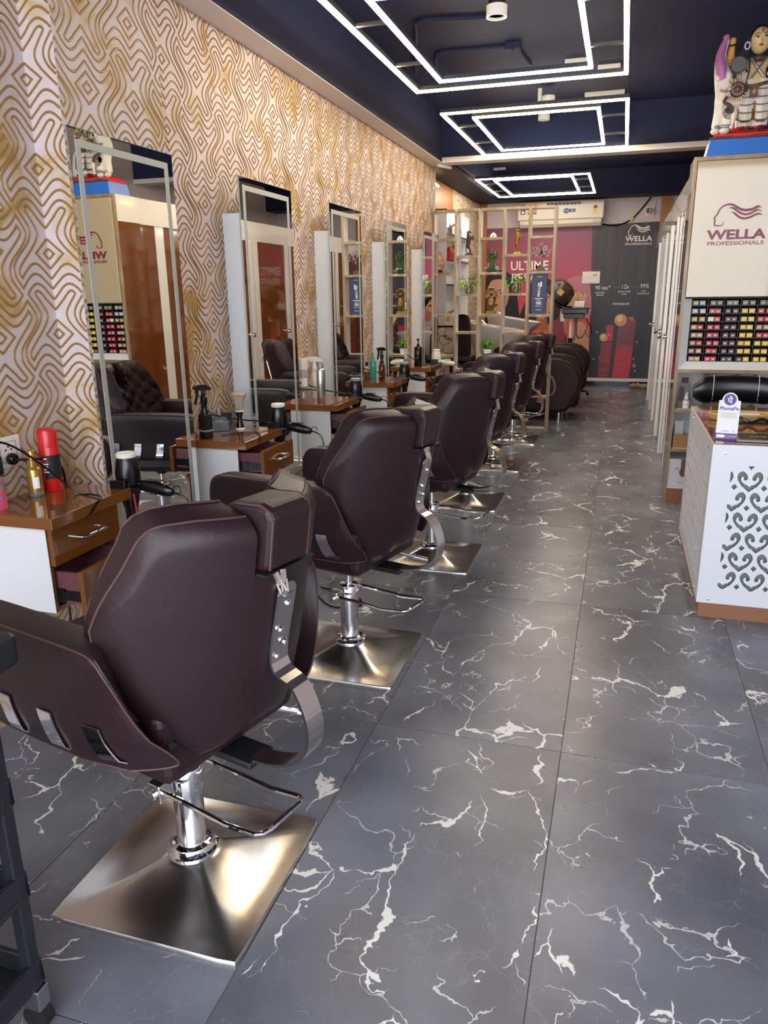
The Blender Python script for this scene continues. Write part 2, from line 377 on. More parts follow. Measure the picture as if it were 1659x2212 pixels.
def pattern(mb, axes, fn, u0, u1, z0, z1, hw=.0042, hh=.0028):
    for uc, typ in axes:
        for k in range(-9, 4):
            zc = Z0 + k*PV
            if zc < z0-.3 or zc > z1+.3: continue
            for ln in MOT:
                pts = [(uc+u, zc+(v if typ == 1 else -v)) for u, v in ln]
                run = []
                def flush():
                    if len(run) > 1:
                        vs = []; fs = []; n = len(run)
                        for i in range(n):
                            a = Vector(run[max(i-1, 0)]); b = Vector(run[min(i+1, n-1)]); t = (b-a).normalized(); nn = Vector((-t.y, t.x)); p = Vector(run[i])
                            if 0 < i < n-1:
                                e1 = (p-a).normalized(); e2 = (b-p).normalized(); c = max(.45, math.sqrt(max(0, (1+e1.dot(e2))/2)))
                            else: c = 1
                            for d, hgt in ((hw/c, 0), (hw*.45/c, hh), (-hw*.45/c, hh), (-hw/c, 0)):
                                q = p+nn*d; vs.append(fn(q.x, q.y, hgt))
                        for i in range(n-1):
                            for s_ in range(3): fs.append((i*4+s_, i*4+s_+1, i*4+s_+5, i*4+s_+4))
                        mb.add(vs, fs, True)
                    run.clear()
                inside = lambda p: u0 <= p[0] <= u1 and z0 <= p[1] <= z1
                def cross(a, b):
                    lo, hi = 0.0, 1.0
                    for _ in range(12):
                        m_ = (lo+hi)/2
                        if inside((a[0]+(b[0]-a[0])*m_, a[1]+(b[1]-a[1])*m_)): lo = m_
                        else: hi = m_
                    return (a[0]+(b[0]-a[0])*lo, a[1]+(b[1]-a[1])*lo)
                prev = None
                for p in pts:
                    ip = inside(p)
                    if prev is not None and ip != inside(prev): run.append(cross(p, prev) if ip else cross(prev, p))
                    if ip: run.append(p)
                    else: flush()
                    prev = p
                flush()
pm = MB()
far = [(3.0856+PU*k, 1 if k % 2 == 0 else 2) for k in range(-1, 20)]
pattern(pm, far, lambda u, z, h: (XW+h, u, z), 2.87, 7.985, .25, 2.57)
near = [(2.264-PU*k, 1 if k % 2 == 0 else 2) for k in range(0, 11)]
pattern(pm, near, lambda u, z, h: (XW+h, u, z), -.4, 2.261, .1, 2.57)
pattern(pm, [(0, 1), (PU, 2)], lambda u, z, h: (XW+u, 2.264-h, z), .001, .1185, .1, 2.57)
pattern(pm, [(0, 1), (PU, 2), (2*PU, 1), (3*PU, 2)], lambda u, z, h: (XP+h, 2.264+u-.12, z), .122, .72, .1, 2.57)
o = pm.build('gold_line_relief', M_gold, WL, fixn=False); o['kind'] = 'stuff'
# alcove wall behind the partition
wa = MB(); wa.m = 0; wa.box(XA-.1, 7.99, 0, XA, 9.98, 2.62); wa.m = 1; wa.box(XA-.1, 9.98, 0, XA+.0, YB, 2.632)
wa.m = 2; wa.box(XA, 7.99, 0, XW, 7.995, BEAM)
struct(wa.build('wall_alcove', [M_orange, M_crack, M_orange]))
wb = MB(); wb.m = 0; wb.box(-2.3, YB, 0, XR, YB+.12, CEIL); WB = struct(wb.build('wall_back', M_wallw)); 
struct(sbox('trim_5', M_orange, (XA, YB-.012, .1), (-2.02, YB-.001, 2.63)))
struct(sbox('trim_6', M_orange, (.407, YB-.012, .1), (.56, YB-.001, 2.63)))
struct(sbox('wall_right', M_wallw, (XR, YF, 0), (XR+.1, YB+.1, CEIL)))
bb = mat('black_marble_base', '#101214', .12); noisecol(bb, [(.5, '#0c0e10'), (.66, '#15181a'), (.72, '#b9bcb8')], 9)
struct(sbox('baseboard_back', bb, (-2.1, YB-.02, 0), (.56, YB-.0005, .075)))
struct(sbox('trim_7', M_white, (-2.1, YB-.025, .075), (.42, YB-.0005, .122)))
# ---------------------------------------------------------------- cabin partition with doors on the right
PX = .395
pw = MB(); pw.box(PX, 5.56, 0, PX+.06, YB-.03, 2.14); pw.box(.3475, 5.285, .0, .3479, 5.55, 1.9)
PW = struct(pw.build('wall_cabin', M_doorb)); PW['label'] = 'glossy brown and white cabin partition along the right side'
sbox('top_band', M_glossw, (PX-.008, 5.552, 1.945), (PX+.068, YB-.03, 2.145), PW)
sbox('white_stile', M_glossw, (PX-.003, 5.80, .0), (PX+.01, 5.92, 1.945), PW); sbox('white_stile', M_glossw, (PX-.003, 6.40, .0), (PX+.01, 6.46, 1.945), PW)
for k, (y0, y1) in enumerate(((6.98, 7.83), (7.95, 8.78), (9.6, 10.5))):
    d = thing('door_%d' % (k+1), 'glossy brown cabin door in white frame, %s along the right partition' % ['nearest', 'middle', 'farthest'][k], 'door', (PX, (y0+y1)/2, 0)); d['kind'] = 'structure'
    h = (y1-y0)/2
    for s_ in (-1, 1): sbox('door_jamb', M_glossw, (-.022, s_*h-.045, 0), (.0, s_*h+.045, 1.945), d, .003)
    sbox('door_leaf', M_doorb, (-.006, -h+.046, .01), (.0, h-.046, 1.94), d)
    kb = MB(); kb.lathe([(.028, 0), (.028, .006), (.011, .008), (.011, .028), (.020, .034), (.027, .046), (.024, .058), (.0001, .064)], n=16)
    kb2 = kb.build('door_knob', M_chrome, d); kb2.rotation_euler = (0, R(-90), 0); kb2.location = (-.006, h-.10, .96)
# ================================================================ LIGHTS: LED frames
M_ledw = mat('led_warm', '#fff0d0', .5, emit=(1, .74, .40, 1), estr=LED_WARM)
M_ledc = mat('led_cool', '#ffffff', .5, emit=(.86, .93, 1, 1), estr=LED_COOL)
M_alu = mat('led_profile', '#3a3a40', .4, .5)
def rect_ring(mb, x0, y0, x1, y1, w, za, zb):
    mb.box(x0, y0, za, x1, y0+w, zb); mb.box(x0, y1-w, za, x1, y1, zb); mb.box(x0, y0+w, za, x0+w, y1-w, zb); mb.box(x1-w, y0+w, za, x1, y1-w, zb)
def led_frame(loc, label, hw=.645, hl=.91, iw=.452, il=.715):
    t = thing('led_frame_light', label, 'ceiling light', loc, 0, 'rectangular LED frame lights')
    for nm, a, b, mt, w in (('outer', hw, hl, M_ledw, .026), ('inner', iw, il, M_ledc, .026)):
        mb = MB(); rect_ring(mb, -a, -b, a, b, w, .012, .036); mb.build(nm+'_profile', M_alu, t)
        mb = MB(); rect_ring(mb, -a+.001, -b+.001, a-.001, b-.001, w-.002, 0, .012); mb.build(nm+'_led_strip', mt, t)
    for s_ in (-1, 1):
        for yy in (-.35, .35):
            sbox('cross_bar', M_alu, (s_*iw, yy-.012, .016), (s_*(hw-.02), yy+.012, .030), t)
            MB().cyl((s_*(hw-.015), yy*1.9, .036), (s_*(hw-.015), yy*1.9, CEIL-loc[2]), .0022, n=6).build('suspension_wire', M_alu, t)
    return t
led_frame((-.71, 4.28, 2.6), 'largest LED frame light, nearest, cropped by the top of the photo')
led_frame((-.70, 6.73, 2.6), 'middle LED frame light in front of the beige ceiling beam')
led_frame((-1.075, 10.05, 2.6), 'farthest LED frame light, beyond the ceiling beam', .632, .89, .445, .76)
t = thing('spot_light', 'black cylinder downlight with white rim inside the nearest LED frame', 'spotlight', (-.76, 4.62, 2.80), 0)
MB().lathe([(.046, .05), (.046, .17)], n=24).build('housing', M_blackm, t)
MB().lathe([(.044, .012), (.046, 0), (.056, 0), (.056, .055), (.046, .056)], n=28).build('rim', M_whitep, t)
rg = MB(); rg.lathe([(.0001, .03), (.044, .012)], n=24); rg.build('reflector', mat('reflector', (.75, .75, .72, 1), .3, .9), t)
for (x, y, z, lb, br) in ((-.70, 6.95, 2.86, 'white disc spotlight on a bracket between the two nearer LED frames', True), (-.80, 7.6, 2.86, 'white disc spotlight above the middle LED frame', False)):
    t = thing('spot_light', lb, 'spotlight', (x, y, z))
    MB().lathe([(.0001, 0), (.05, 0), (.052, .004), (.052, .05), (.03, .055)], n=24).build('lamp_head', M_whitep, t)
    if br: sbox('bracket', M_whitep, (-.085, -.02, -.0), (-.055, .02, CEIL-z), t); sbox('bracket', M_whitep, (-.06, -.01, .03), (-.04, .01, .05), t)
    else: MB().cyl((0, 0, .05), (0, 0, CEIL-z), .012, n=10).build('stem', M_whitep, t)
for k, (x, y, lb) in enumerate(((-.44, 6.2, 'white LED driver on the ceiling beside the near frame corner, left one'), (-.22, 6.43, 'white LED driver on the ceiling beside the near frame corner, right one'), (-.27, 7.22, 'long white LED driver over the middle LED frame'), (-1.70, 10.9, 'white LED driver over the farthest LED frame'))):
    w = .16 if k == 2 else .08
    o = sbox('led_driver', M_whitep, (-w, -.02, -.03), (w, .02, 0), None, .003); o.location = (x, y, CEIL); tag(o, lb, 'driver')
def rod(name, pts, r, m_, label, cat, group=None, n=8):
    o = MB().tube(pts, r, n).build(name, m_); return tag(o, label, cat, group)
zc = CEIL-.012
rod('ceiling_conduit', [(-.79, 5.1, zc), (-.95, 5.09, zc), (-1.25, 5.02, zc), (-1.33, 5.06, zc), (-1.36, 5.2, zc), (-1.60, 6.1, zc)], .011, M_navy, 'dark painted conduit running from the cylinder downlight to the left beam', 'conduit')
t = thing('junction_box', 'dark painted square junction box on the ceiling inside the nearest LED frame', 'box', (-.82, 5.70, CEIL-.045)); sbox('box_body', M_navy, (-.05, -.05, 0), (.05, .05, .045), t, .004); MB().cyl((0, -.02, -.006), (0, -.02, 0), .01, n=10).build('knockout', M_blackm, t)
rod('ceiling_conduit', [(-.87, 5.70, zc), (-1.27, 5.67, zc), (-1.34, 5.70, zc), (-1.38, 5.82, zc), (-1.50, 6.40, zc)], .011, M_navy, 'dark painted conduit running left from the junction box', 'conduit')
rod('ceiling_conduit', [(-.80, 5.75, zc), (-.79, 5.95, zc), (-.76, 6.2, zc)], .009, M_navy, 'short dark conduit running back from the junction box', 'conduit')
rod('ceiling_conduit', [(-1.77, 7.84, 2.66), (-1.76, 7.9, 2.66), (-1.74, 9.4, 2.66)], .014, M_navy, 'dark conduit along the far left beam side', 'conduit')
rod('pipe_stub', [(-1.79, 7.69, 2.556), (-1.71, 7.88, 2.556)], .016, M_whitep, 'short white pipe stub under the beam corner on the left', 'pipe')
# ================================================================ MIRRORS
def make_mirror(y0, y1, label, box):
    t = thing('wall_mirror', label, 'mirror', (-1.76, (y0+y1)/2, .382), 0, 'tall frameless mirrors along the left wall')
    h = (y1-y0)/2; Z = 1.920-.382
    sbox('glass_slab', M_green, (-.006, -h, 0), (-.0006, h, Z), t)
    sbox('mirror_face', M_mirror, (-.0006, -h+.002, .002), (0, h-.002, Z-.002), t)
    mb = MB()
    a, w = .036, .024
    mb.box(.0, -h+a, a, .0012, -h+a+w, Z-a); mb.box(.0, h-a-w, a, .0012, h-a, Z-a); mb.box(.0, -h+a+w, Z-a-w, .0012, h-a-w, Z-a); mb.box(0, -h+a+w, a, .0012, h-a-w, a+w)
    mb.build('frosted_led_strip', M_frost, t)
    if box:
        sbox('backing_box', M_white, (-.1275, -h+.055, .03), (-.0062, h-.055, Z-.158), t, .002)
    if not box: t.rotation_euler.z = R(-1.0)   # hung slightly askew on the pillar
    return t
rank = ['nearest tall mirror, reflecting the cream sign, on the wallpaper pillar', 'second tall mirror from the front, reflecting a brown door', 'third tall mirror from the front, reflecting the shelf partition', 'fourth tall mirror from the front, reflecting the green bamboo plant', 'farthest tall mirror, beside the shelf partition']
for k in range(5): make_mirror(2.274+1.1775*k, 2.880+1.1775*k, rank[k], k > 0)
make_mirror(1.12, 1.74, 'mirror at the front station, just outside the left edge of the photo', True) if False else None
# ================================================================ SALON CHAIRS (local +Y = facing, Z up)
def lerp_tab(tab, x):
    for (a, fa), (b, fb) in zip(tab, tab[1:]):
        if x <= b: return fa + (fb-fa)*max(0, (x-a))/(b-a)
    return tab[-1][1]
HWID = .285
def ztop(x):
    x = abs(x)
    if x < .078: return .872
    return lerp_tab([(.078, .988), (.16, .994), (.205, .991), (.222, .983), (.234, .962), (.25, .910), (.272, .850), (.281, .815), (HWID, .79)], x)
def zbot(x):
    return lerp_tab([(0, .492), (.04, .488), (.085, .464), (.12, .462), (.15, .476), (.178, .502), (.21, .552), (.245, .628), (.27, .695), (.281, .752), (HWID, .785)], abs(x))
def cdep(z): return lerp_tab([(.40, .225), (.5, .262), (.65, .305), (.8, .335), (1.0, .372), (1.1, .385)], z)
def yrear(x, z):
    d = min(ztop(x)-z if abs(x) > .078 else 9, z-zbot(x), (HWID-abs(x))*1.2)
    d = max(d, 0); e = max(0, 1-d/.045)
    return -cdep(z) + 2.35*x*x + .030*e*e
def yfront(x, z):
    d = max(0, min(ztop(x)-z, z-zbot(x), HWID-abs(x))); e = max(0, 1-d/.05)
    th = .14 - .03*e*e
    y = -cdep(z) + 2.2*x*x + th
    a = ((x/.075)+(z/.085)) % 1; b = ((x/.075)-(z/.085)) % 1
    g = min(a, 1-a, b, 1-b)
    return y - .020*max(0, 1-g/.2)**1.5*(1 if z > .5 else .3)*min(1, d/.06)
XC = [-HWID, -.281, -.272, -.262, -.25, -.242, -.234, -.222, -.205, -.185, -.165, -.145, -.125, -.105, -.09, -.0785, -.0775, -.06, -.04, -.02, 0]
XC = sorted(XC + [-.275, -.195, -.175, -.155, -.135, -.115, -.0975, -.084, -.069, -.05, -.03, -.01])
XC = XC + [-x for x in XC[-2::-1]]
NZ = 34
def backrest(parent):
    mb = MB(); vs = []; n = len(XC); k = NZ+1
    for f in (yrear, yfront):
        for x in XC:
            zt, zb = ztop(x), zbot(x)
            for j in range(k):
                s_ = j/NZ; s_ = .5-.5*math.cos(math.pi*s_); z = zb+(zt-zb)*s_
                vs.append((x, f(x, z), z) if f is yrear else (x*.90, f(x*.9, z), z+.022*max(0, z-.9)/.1+.012*max(0, .6-z)/.1))
    fs = []; N = n*k
    for i in range(n-1):
        for j in range(k-1):
            a = i*k+j; fs.append((a, a+1, a+k+1, a+k)); fs.append((N+a, N+a+k, N+a+k+1, N+a+1))
    rim = [i*k for i in range(n)] + [(n-1)*k+j for j in range(1, k)] + [i*k+k-1 for i in range(n-2, -1, -1)] + [j for j in range(k-2, 0, -1)]
    for p, q in zip(rim, rim[1:]+rim[:1]): fs.append((p, q, N+q, N+p))
    mb.add(vs, fs, True)
    o = mb.build('backrest', M_leather, parent)
    # stitched piping round the rear edge
    def edge(lo, hi, top):
        pts = []
        for x in [lo+(hi-lo)*i/24 for i in range(25)]:
            z = (ztop(x) if top else zbot(x)); pts.append((x, yrear(x, z)+.003, z+(.001 if top else -.001)))
        return pts
    for sg in (-1, 1):
        e_ = edge(sg*.079, sg*HWID, True)+edge(sg*(HWID-.004), 0, False)
        MB().tube(e_, .0026, 6).build('piping', M_seam, o); MB().tube([(x*.90, yfront(x*.9, z)-.003, z+.022*max(0, z-.9)/.1+.012*max(0, .6-z)/.1) for x, y, z in e_], .0022, 6).build('piping', M_seam, o)
    return o
ARMP = [(-.158, .762), (-.12, .768), (.05, .768), (.25, .766), (.35, .758), (.388, .73), (.402, .66), (.385, .585), (.33, .532), (.25, .510), (.1, .504), (-.06, .500), (-.14, .494), (-.195, .486), (-.228, .492), (-.236, .525), (-.222, .575), (-.210, .625), (-.195, .69), (-.178, .74)]
ARMQ = [p[:2] for p in cr([(a, b, 0) for a, b in ARMP+ARMP[:1]], 3)][:-1]
def arm_in(y, z):
    q = lerp_tab([(.44, .135), (.487, .125), (.52, .105), (.575, .065), (.62, .045), (.69, .020), (.74, 0), (9, 0)], z)
    return q*lerp_tab([(-9, 1), (-.22, 1), (-.15, .45), (-.06, .22), (.12, .15), (9, .15)], y)
def arm_pt(s_, d, y, z):
    y += max(0, .318-d)*1.15*lerp_tab([(-9, 1), (-.2, 1), (-.04, 0), (9, 0)], y)
    return (s_*(d-arm_in(y, z)*min(1, .35+.65*(d-.235)/.085)), y, z)
def armrest(t, s_):
    mb = MB(); rings = []
    for k, d in ((.02, .236), (.5, .236), (.9, .236), (.955, .238), (.988, .245), (1, .256), (1, .303), (.988, .313), (.955, .3195), (.9, .322), (.7, .324), (.45, .325), (.2, .3255), (.02, .3255)):
        rings.append([arm_pt(s_, d, .06+(a-.06)*k, .635+(b-.635)*k) for a, b in ARMQ])
    mb.loft(rings); ar = mb.build('armrest', M_leather, t)
    MB().tube([arm_pt(s_, .3185, .06+(a-.06)*.965, .635+(b-.635)*.965) for a, b in ARMQ], .0022, 5, closed=True).build('arm_stitching', M_seam, ar)
    for y0 in (.15, .02, -.11):
        vs = []; n = 9; dirs = []
        for i in range(n+1):
            f = i/n; z = .605-.10*f; y = y0-.022*f*f-.006*f; bx = .3285 if f < .75 else .3285-.03*((f-.75)/.25)**1.6
            if i == n: bx = .262; z = .497
            for dy in (-.020, .020): vs.append(arm_pt(s_, bx, y+dy, z))
        m_ = len(vs); vs2 = [(p[0]+s_*.0025, p[1], p[2]-.0008) for p in vs]
        fs = []
        for i in range(n): fs += [(2*i, 2*i+1, 2*i+3, 2*i+2), (m_+2*i, m_+2*i+2, m_+2*i+3, m_+2*i+1), (2*i, 2*i+2, m_+2*i+2, m_+2*i), (2*i+1, m_+2*i+1, m_+2*i+3, 2*i+3)]
        fs += [(0, m_, m_+1, 1), (2*n, 2*n+1, m_+2*n+1, m_+2*n)]
        MB().add(vs+vs2, fs, True).build('chrome_strip', M_chrome, ar)
    return ar
def make_chair():
    t = thing('salon_chair', 'x', 'chair')
    # pedestal
    mb = MB(); rings = []; n = 64
    def ring(s_, z, r):
        out = []
        for j in range(n):
            a = 2*math.pi*j/n; c, s2 = math.cos(a), math.sin(a)
            sq = .24/max(abs(c), abs(s2)); sq = min(sq, .335)
            rr = r + (sq-r)*s_
            out.append((rr*c, rr*s2, z))
        return out
    rings = [ring(1, .0, .05), ring(1, .009, .05), ring(.985, .013, .05)]
    for q in range(1, 11):
        f = 1-q/10; rings.append(ring(f*.97, .013+.055*(1-f)**2.1, .052))
    mb.loft(rings); mb.build('base_plate', M_steel, t)
    MB().lathe([(.058, .062), (.062, .066), (.062, .072), (.052, .078), (.048, .086), (.037, .09)], n=32).build('base_ring', M_chrome, t)
    MB().lathe([(.036, .088), (.036, .228), (.040, .23), (.040, .295), (.037, .30), (.0145, .302), (.0145, .37)], n=28).build('hydraulic_column', M_chrome, t)
    pl = MB(); pl.tube([(-.075, -.07, .27), (-.075, -.20, .262), (-.075, -.285, .272), (-.068, -.30, .276), (-.05, -.306, .278), (.05, -.306, .278), (.068, -.30, .276), (.075, -.285, .272), (.075, -.20, .262), (.075, .02, .27)], .0065, 8)
    pl.tube([(-.075, -.07, .27), (-.075, .02, .27)], .0065, 8)
    pl.build('pump_pedal', M_chrome, t)
    for s_ in (-1, 1): MB().box(s_*.045, -.005, .245, s_*.088, .035, .292).cyl((s_*.08, .015, .265), (s_*.096, .015, .265), .012, n=10).build('pump_clamp', M_steel, t, .003)
    ub = MB(); ub.box(-.10, -.13, .396, .10, .14, .42); ub.box(-.04, -.25, .395, .04, .05, .412); ub.cyl((0, 0, .366), (0, 0, .40), .03, n=16); ub.build('under_frame', M_blackm, t, .004)
    MB().tube([(.12, -.05, .39), (.20, -.10, .385), (.25, -.15, .36)], .007, 8).cyl((.25, -.15, .36), (.285, -.19, .342), .011, n=10).build('recline_lever', M_chrome, t)
    # seat
    sc = MB(); sc.box(-.205, -.185, .418, .205, .345, .54); sc.build('seat_shell', M_leather, t, .03, 3)
    st = MB(); st.box(-.225, -.19, .515, .225, .375, .60); st.build('seat_cushion', M_leather, t, .03, 4)
    # arms
    for s_ in (-1, 1): armrest(t, s_)
    b = backrest(t)
    # headrest block set in the notch
    hr = MB()
    hr.prism([(-.366, .880), (-.382, .985), (-.375, 1.004), (-.35, 1.013), (-.285, 1.010), (-.258, .998), (-.246, .965), (-.25, .885), (-.28, .868)], lambda a, z, d: (d, a+.9*d*d, z), -.067, .050)
    h = hr.build('headrest', M_leather, t, .014, 3)
    for s_, in ((-.0645/.0655,), (.0475/.0655,)): MB().tube([(s_*.0655, -.361, .885), (s_*.0655, -.3745, .98), (s_*.0655, -.368, 1.0), (s_*.0655, -.347, 1.0095), (s_*.0655, -.285, 1.0068)], .0024, 6).build('stitching', M_seam, h)
    zp = MB()
    for x, tl in ((-.060, -.18), (-.040, .22)):
        zp.X = Matrix.Translation((x, -.372, .878)) @ Matrix.Rotation(tl, 4, 'Y') @ Matrix.Rotation(-.25, 4, 'X')
        zp.box(-.005, -.003, -.012, .005, .003, .004); 
        zp.ribbon([(-.0075, -.016), (-.0075, -.038), (0, -.046), (.0075, -.038), (.0075, -.016)], .004, lambda a, b_, d: (a, d, b_), -.0015, .0015, True)
        zp.box(-.006, -.0015, -.022, .006, .0015, -.012)
    zp.X = Matrix(); zp.build('zipper_pull', mat('zip_metal', (.78, .75, .7, 1), .25, .9), h)
    sbox('zip_tape', M_blackm, (-.074, -.36, .873), (.074, -.23, .877), t)
    # chrome back bracket
    path = [(-.330, .815), (-.312, .70), (-.318, .665), (-.352, .615), (-.378, .565), (-.386, .52), (-.374, .475), (-.335, .44), (-.28, .42), (-.20, .41), (-.10, .406)]
    path = [(cdep(.815)*-1-.004, .815), (-cdep(.66)-.004, .66)] + [(y-.012, z) for y, z in path[3:]]
    q = cr([(0, y, z) for y, z in path], 4)
    vs = []; fs = []; wd = .026
    for i, p in enumerate(q):
        w = wd if i > 0 else wd
        vs += [(-w, p[1], p[2]), (w, p[1], p[2])]
    nq = len(q)
    vs2 = []
    for i, p in enumerate(q):
        a = Vector(q[max(i-1, 0)]); c = Vector(q[min(i+1, nq-1)]); tt = (c-a).normalized(); nn = Vector((0, tt.z, -tt.y))*.006
        for s_ in (-1, 1): vs2.append((s_*wd, p[1]+nn.y, p[2]+nn.z))
    mb = MB(); o_ = 2*nq
    fs = [(2*i, 2*i+1, 2*i+3, 2*i+2) for i in range(nq-1)]+[(o_+2*i, o_+2*i+2, o_+2*i+3, o_+2*i+1) for i in range(nq-1)]+[(2*i, 2*i+2, o_+2*i+2, o_+2*i) for i in range(nq-1)]+[(2*i+1, o_+2*i+1, o_+2*i+3, 2*i+3) for i in range(nq-1)]+[(0, o_, o_+1, 1), (2*nq-2, 2*nq-1, o_+2*nq-1, o_+2*nq-2)]
    mb.add(vs+vs2, fs)
    cap = [(wd*math.cos(R(a)), wd*math.sin(R(a))) for a in range(0, 181, 20)]
    mb.prism(cap, lambda a, b_, d: (a, -cdep(.815)-.004+d-b_*.22, .815+b_), -.006, .0)
    br = mb.build('back_bracket', M_steel, t)
    for x, z in ((.006, .79), (-.008, .735), (.010, .70), (-.010, .675)):
        MB().lathe([(.0001, .006), (.006, .005), (.008, 0)], n=8).build('bolt', M_chrome, br)
        bo = bpy.context.scene.collection.objects[-1] if False else br.children[-1]
        bo.rotation_euler = (R(90), 0, 0); bo.location = (x, -cdep(z)-.009, z)
    return t
CH = make_chair()
clabels = ['nearest maroon leather salon chair, largest in the photo, at lower left', 'second maroon leather salon chair from the front', 'third brown leather salon chair from the front', 'fourth brown leather salon chair from the front', 'fifth brown leather salon chair from the front', 'farthest brown leather salon chair, against the shelf partition']
cpos = [(-.93, 1.36, 75), (-.945, 2.575, 75), (-.905, 3.79, 78), (-.945, 4.96, 78), (-.945, 6.13, 78), (-.945, 7.27, 78)]
for k, (x, y, a) in enumerate(cpos):
    o = CH if k == 0 else dup(CH, (0, 0, 0))
    o.location = (x, y, 0); o.rotation_euler = (0, 0, R(a)); o['label'] = clabels[k]; o['group'] = 'salon chairs in a row'
# all chairs are turned on their columns: keep the square plates parallel to the wall
for o in list(COL.objects):
    if o.name.startswith('base_plate') and o.parent and o.parent.name.startswith('salon_chair'): o.rotation_euler = (0, 0, -o.parent.rotation_euler.z)
# ================================================================ WALL DESKS
def handle(mb, y0, y1, x, z):
    mb.tube([(x, y0, z), (x+.024, y0, z), (x+.03, y0+.006, z), (x+.03, y1-.006, z), (x+.024, y1, z), (x, y1, z)], .0055, 8)
def make_desk(loc, label, xw, xf, opened):
    """loc = front-right floor point under the top's near front corner; depth runs to the wall (-x), width +y"""
    t = thing('wall_desk', label, 'desk', loc, 0, 'floating drawer desks between the mirrors')
    d = xf-xw; W_ = .396; H_ = .749
    sbox('desk_top', M_desk, (-d+.002, 0, H_-.036), (0, W_, H_), t, .0015)
    cb = MB(); x0, x1 = -d+.002, -.062
    cb.box(x0, .035, .425, x1, .051, H_-.0365); cb.box(x0, W_-.046, .425, x1, W_-.03, H_-.0365); cb.box(x0, .051, .425, x1, W_-.046, .439)
    cb.build('carcass', M_desk, t)
    sbox('side_panel', M_white, (x0, .0335, .425), (x1+.002, .0349, H_-.037), t); sbox('side_panel', M_white, (x0, W_-.0299, .425), (x1+.002, W_-.0285, H_-.037), t)
    for k, (z0, z1) in enumerate(((.580, .702), (.433, .570))):
        op = opened[k]
        q = thing('drawer', '', 'x'); del q['label']; del q['category']; q.parent = t; q.location = (op, 0, 0)
        fr = sbox('drawer_front', M_desk, (x1+.001, .04, z0), (x1+.019, W_-.03, z1), q, .001)
        bx = MB(); a0, a1 = x0+.03, x1
        bx.box(a0, .062, z0+.02, a1, .074, z1-.015); bx.box(a0, W_-.07, z0+.02, a1, W_-.058, z1-.015); bx.box(a0, .074, z0+.02, a1, W_-.07, z0+.028); bx.box(a0, .074, z0+.02, a0+.012, W_-.07, z1-.015)
        bx.build('drawer_box', M_drawer, q)
        sl = MB(); sl.box(x1-.14, .0525, z0+.032, x1, .061, z0+.062); sl.box(x1-.14, .052, z0+.026, x1-.07, .0615, z0+.068); sl.build('drawer_slide', M_black, q)
        hb = MB(); yc = W_/2+.01; handle(hb, yc-.062, yc+.062, x1+.019, (z0+z1)/2+.005); hb.build('drawer_handle', M_chrome, q)
    return t
dl = ['nearest floating desk, lower drawer pulled open, holding the red spray can', 'second floating desk, upper drawer pulled open, holding the neck brush', 'third floating desk, upper drawer open, holding the silver spray can', 'fourth floating desk, drawers shut, holding the teal bottle', 'farthest floating desk, holding the black pump bottle']
dpos = [(-1.58, 1.76, 0), (-1.572, 2.996, 0), (-1.572, 4.174, 0), (-1.572, 5.35, 0), (-1.572, 6.528, 0)]
dopen = [(.0, .095), (.11, .03), (.10, .0), (0, 0), (0, 0)]
for k in range(5): make_desk(dpos[k], dl[k], XW, dpos[k][0], dopen[k])
# ================================================================ HAIR DRYERS in ring holders on the far side of each desk
def make_dryer(loc, label, body, hand, accent):
    t = thing('hair_dryer', label, 'hair dryer', loc, 0, 'hair dryers hung beside the desks')
    b = MB(); b.lathe([(.034, -.085), (.040, -.07), (.043, -.03), (.043, .0), (.038, .035), (.030, .055)], n=24); b.build('barrel', body, t)
    r_ = MB(); r_.lathe([(.0245, .048), (.0335, .05), (.0345, .062), (.031, .066), (.025, .062)], n=24); r_.build('rim', accent, t)
    MB().lathe([(.0001, .05), (.0275, .051)], n=20).build('grille', M_blackm, t)
    MB().lathe([(.034, -.082), (.03, -.11), (.022, -.135), (.02, -.19)], n=20).build('nozzle', body, t)
    h = MB(); h.X = Matrix.Translation((.035, .0, -.045)) @ Matrix.Rotation(R(98), 4, 'Y')
    h.loft([[(r_*1.05*math.cos(a), r_*.8*math.sin(a), z) for a in [2*math.pi*i/14 for i in range(14)]] for r_, z in ((.013, 0), (.019, .02), (.022, .07), (.021, .11), (.016, .135), (.010, .142))])
    h.X = Matrix(); hd = h.build('handle', hand, t)
    sw = MB(); sw.box(.07, -.012, -.03, .135, .012, -.0255); sw.build('handle_grip', M_blackm if body is not M_white_d else M_whitep, hd, .002)
    c = MB(); c.tube(cr([(.172, 0, -.066), (.20, 0, -.072), (.225, .0, -.09), (.238, -.005, -.13), (.24, -.01, -.2), (.225, -.02, -.30)], 6), .0042, 8); c.tube(cr([(.165, .004, -.055), (.185, .008, -.045), (.2, .006, -.05), (.205, 0, -.064)], 4), .002, 6); c.build('power_cord', M_black, t)
    return t
M_white_d = mat('dryer_white', '#dedbd2', .2)
def make_holder(loc, label):
    t = thing('dryer_holder', label, 'holder', loc, 0, 'ring holders for hair dryers')
    mb = MB(); mb.tube([(.053*math.cos(a), .053*math.sin(a), -.055) for a in [2*math.pi*i/24 for i in range(24)]], .005, 8, closed=True); mb.build('ring', M_black, t)
    sbox('mounting_plate', M_black, (-.03, -.066, -.09), (.03, -.054, -.02), t, .002)
    return t
names = ['nearest', 'second', 'third', 'fourth', 'farthest']
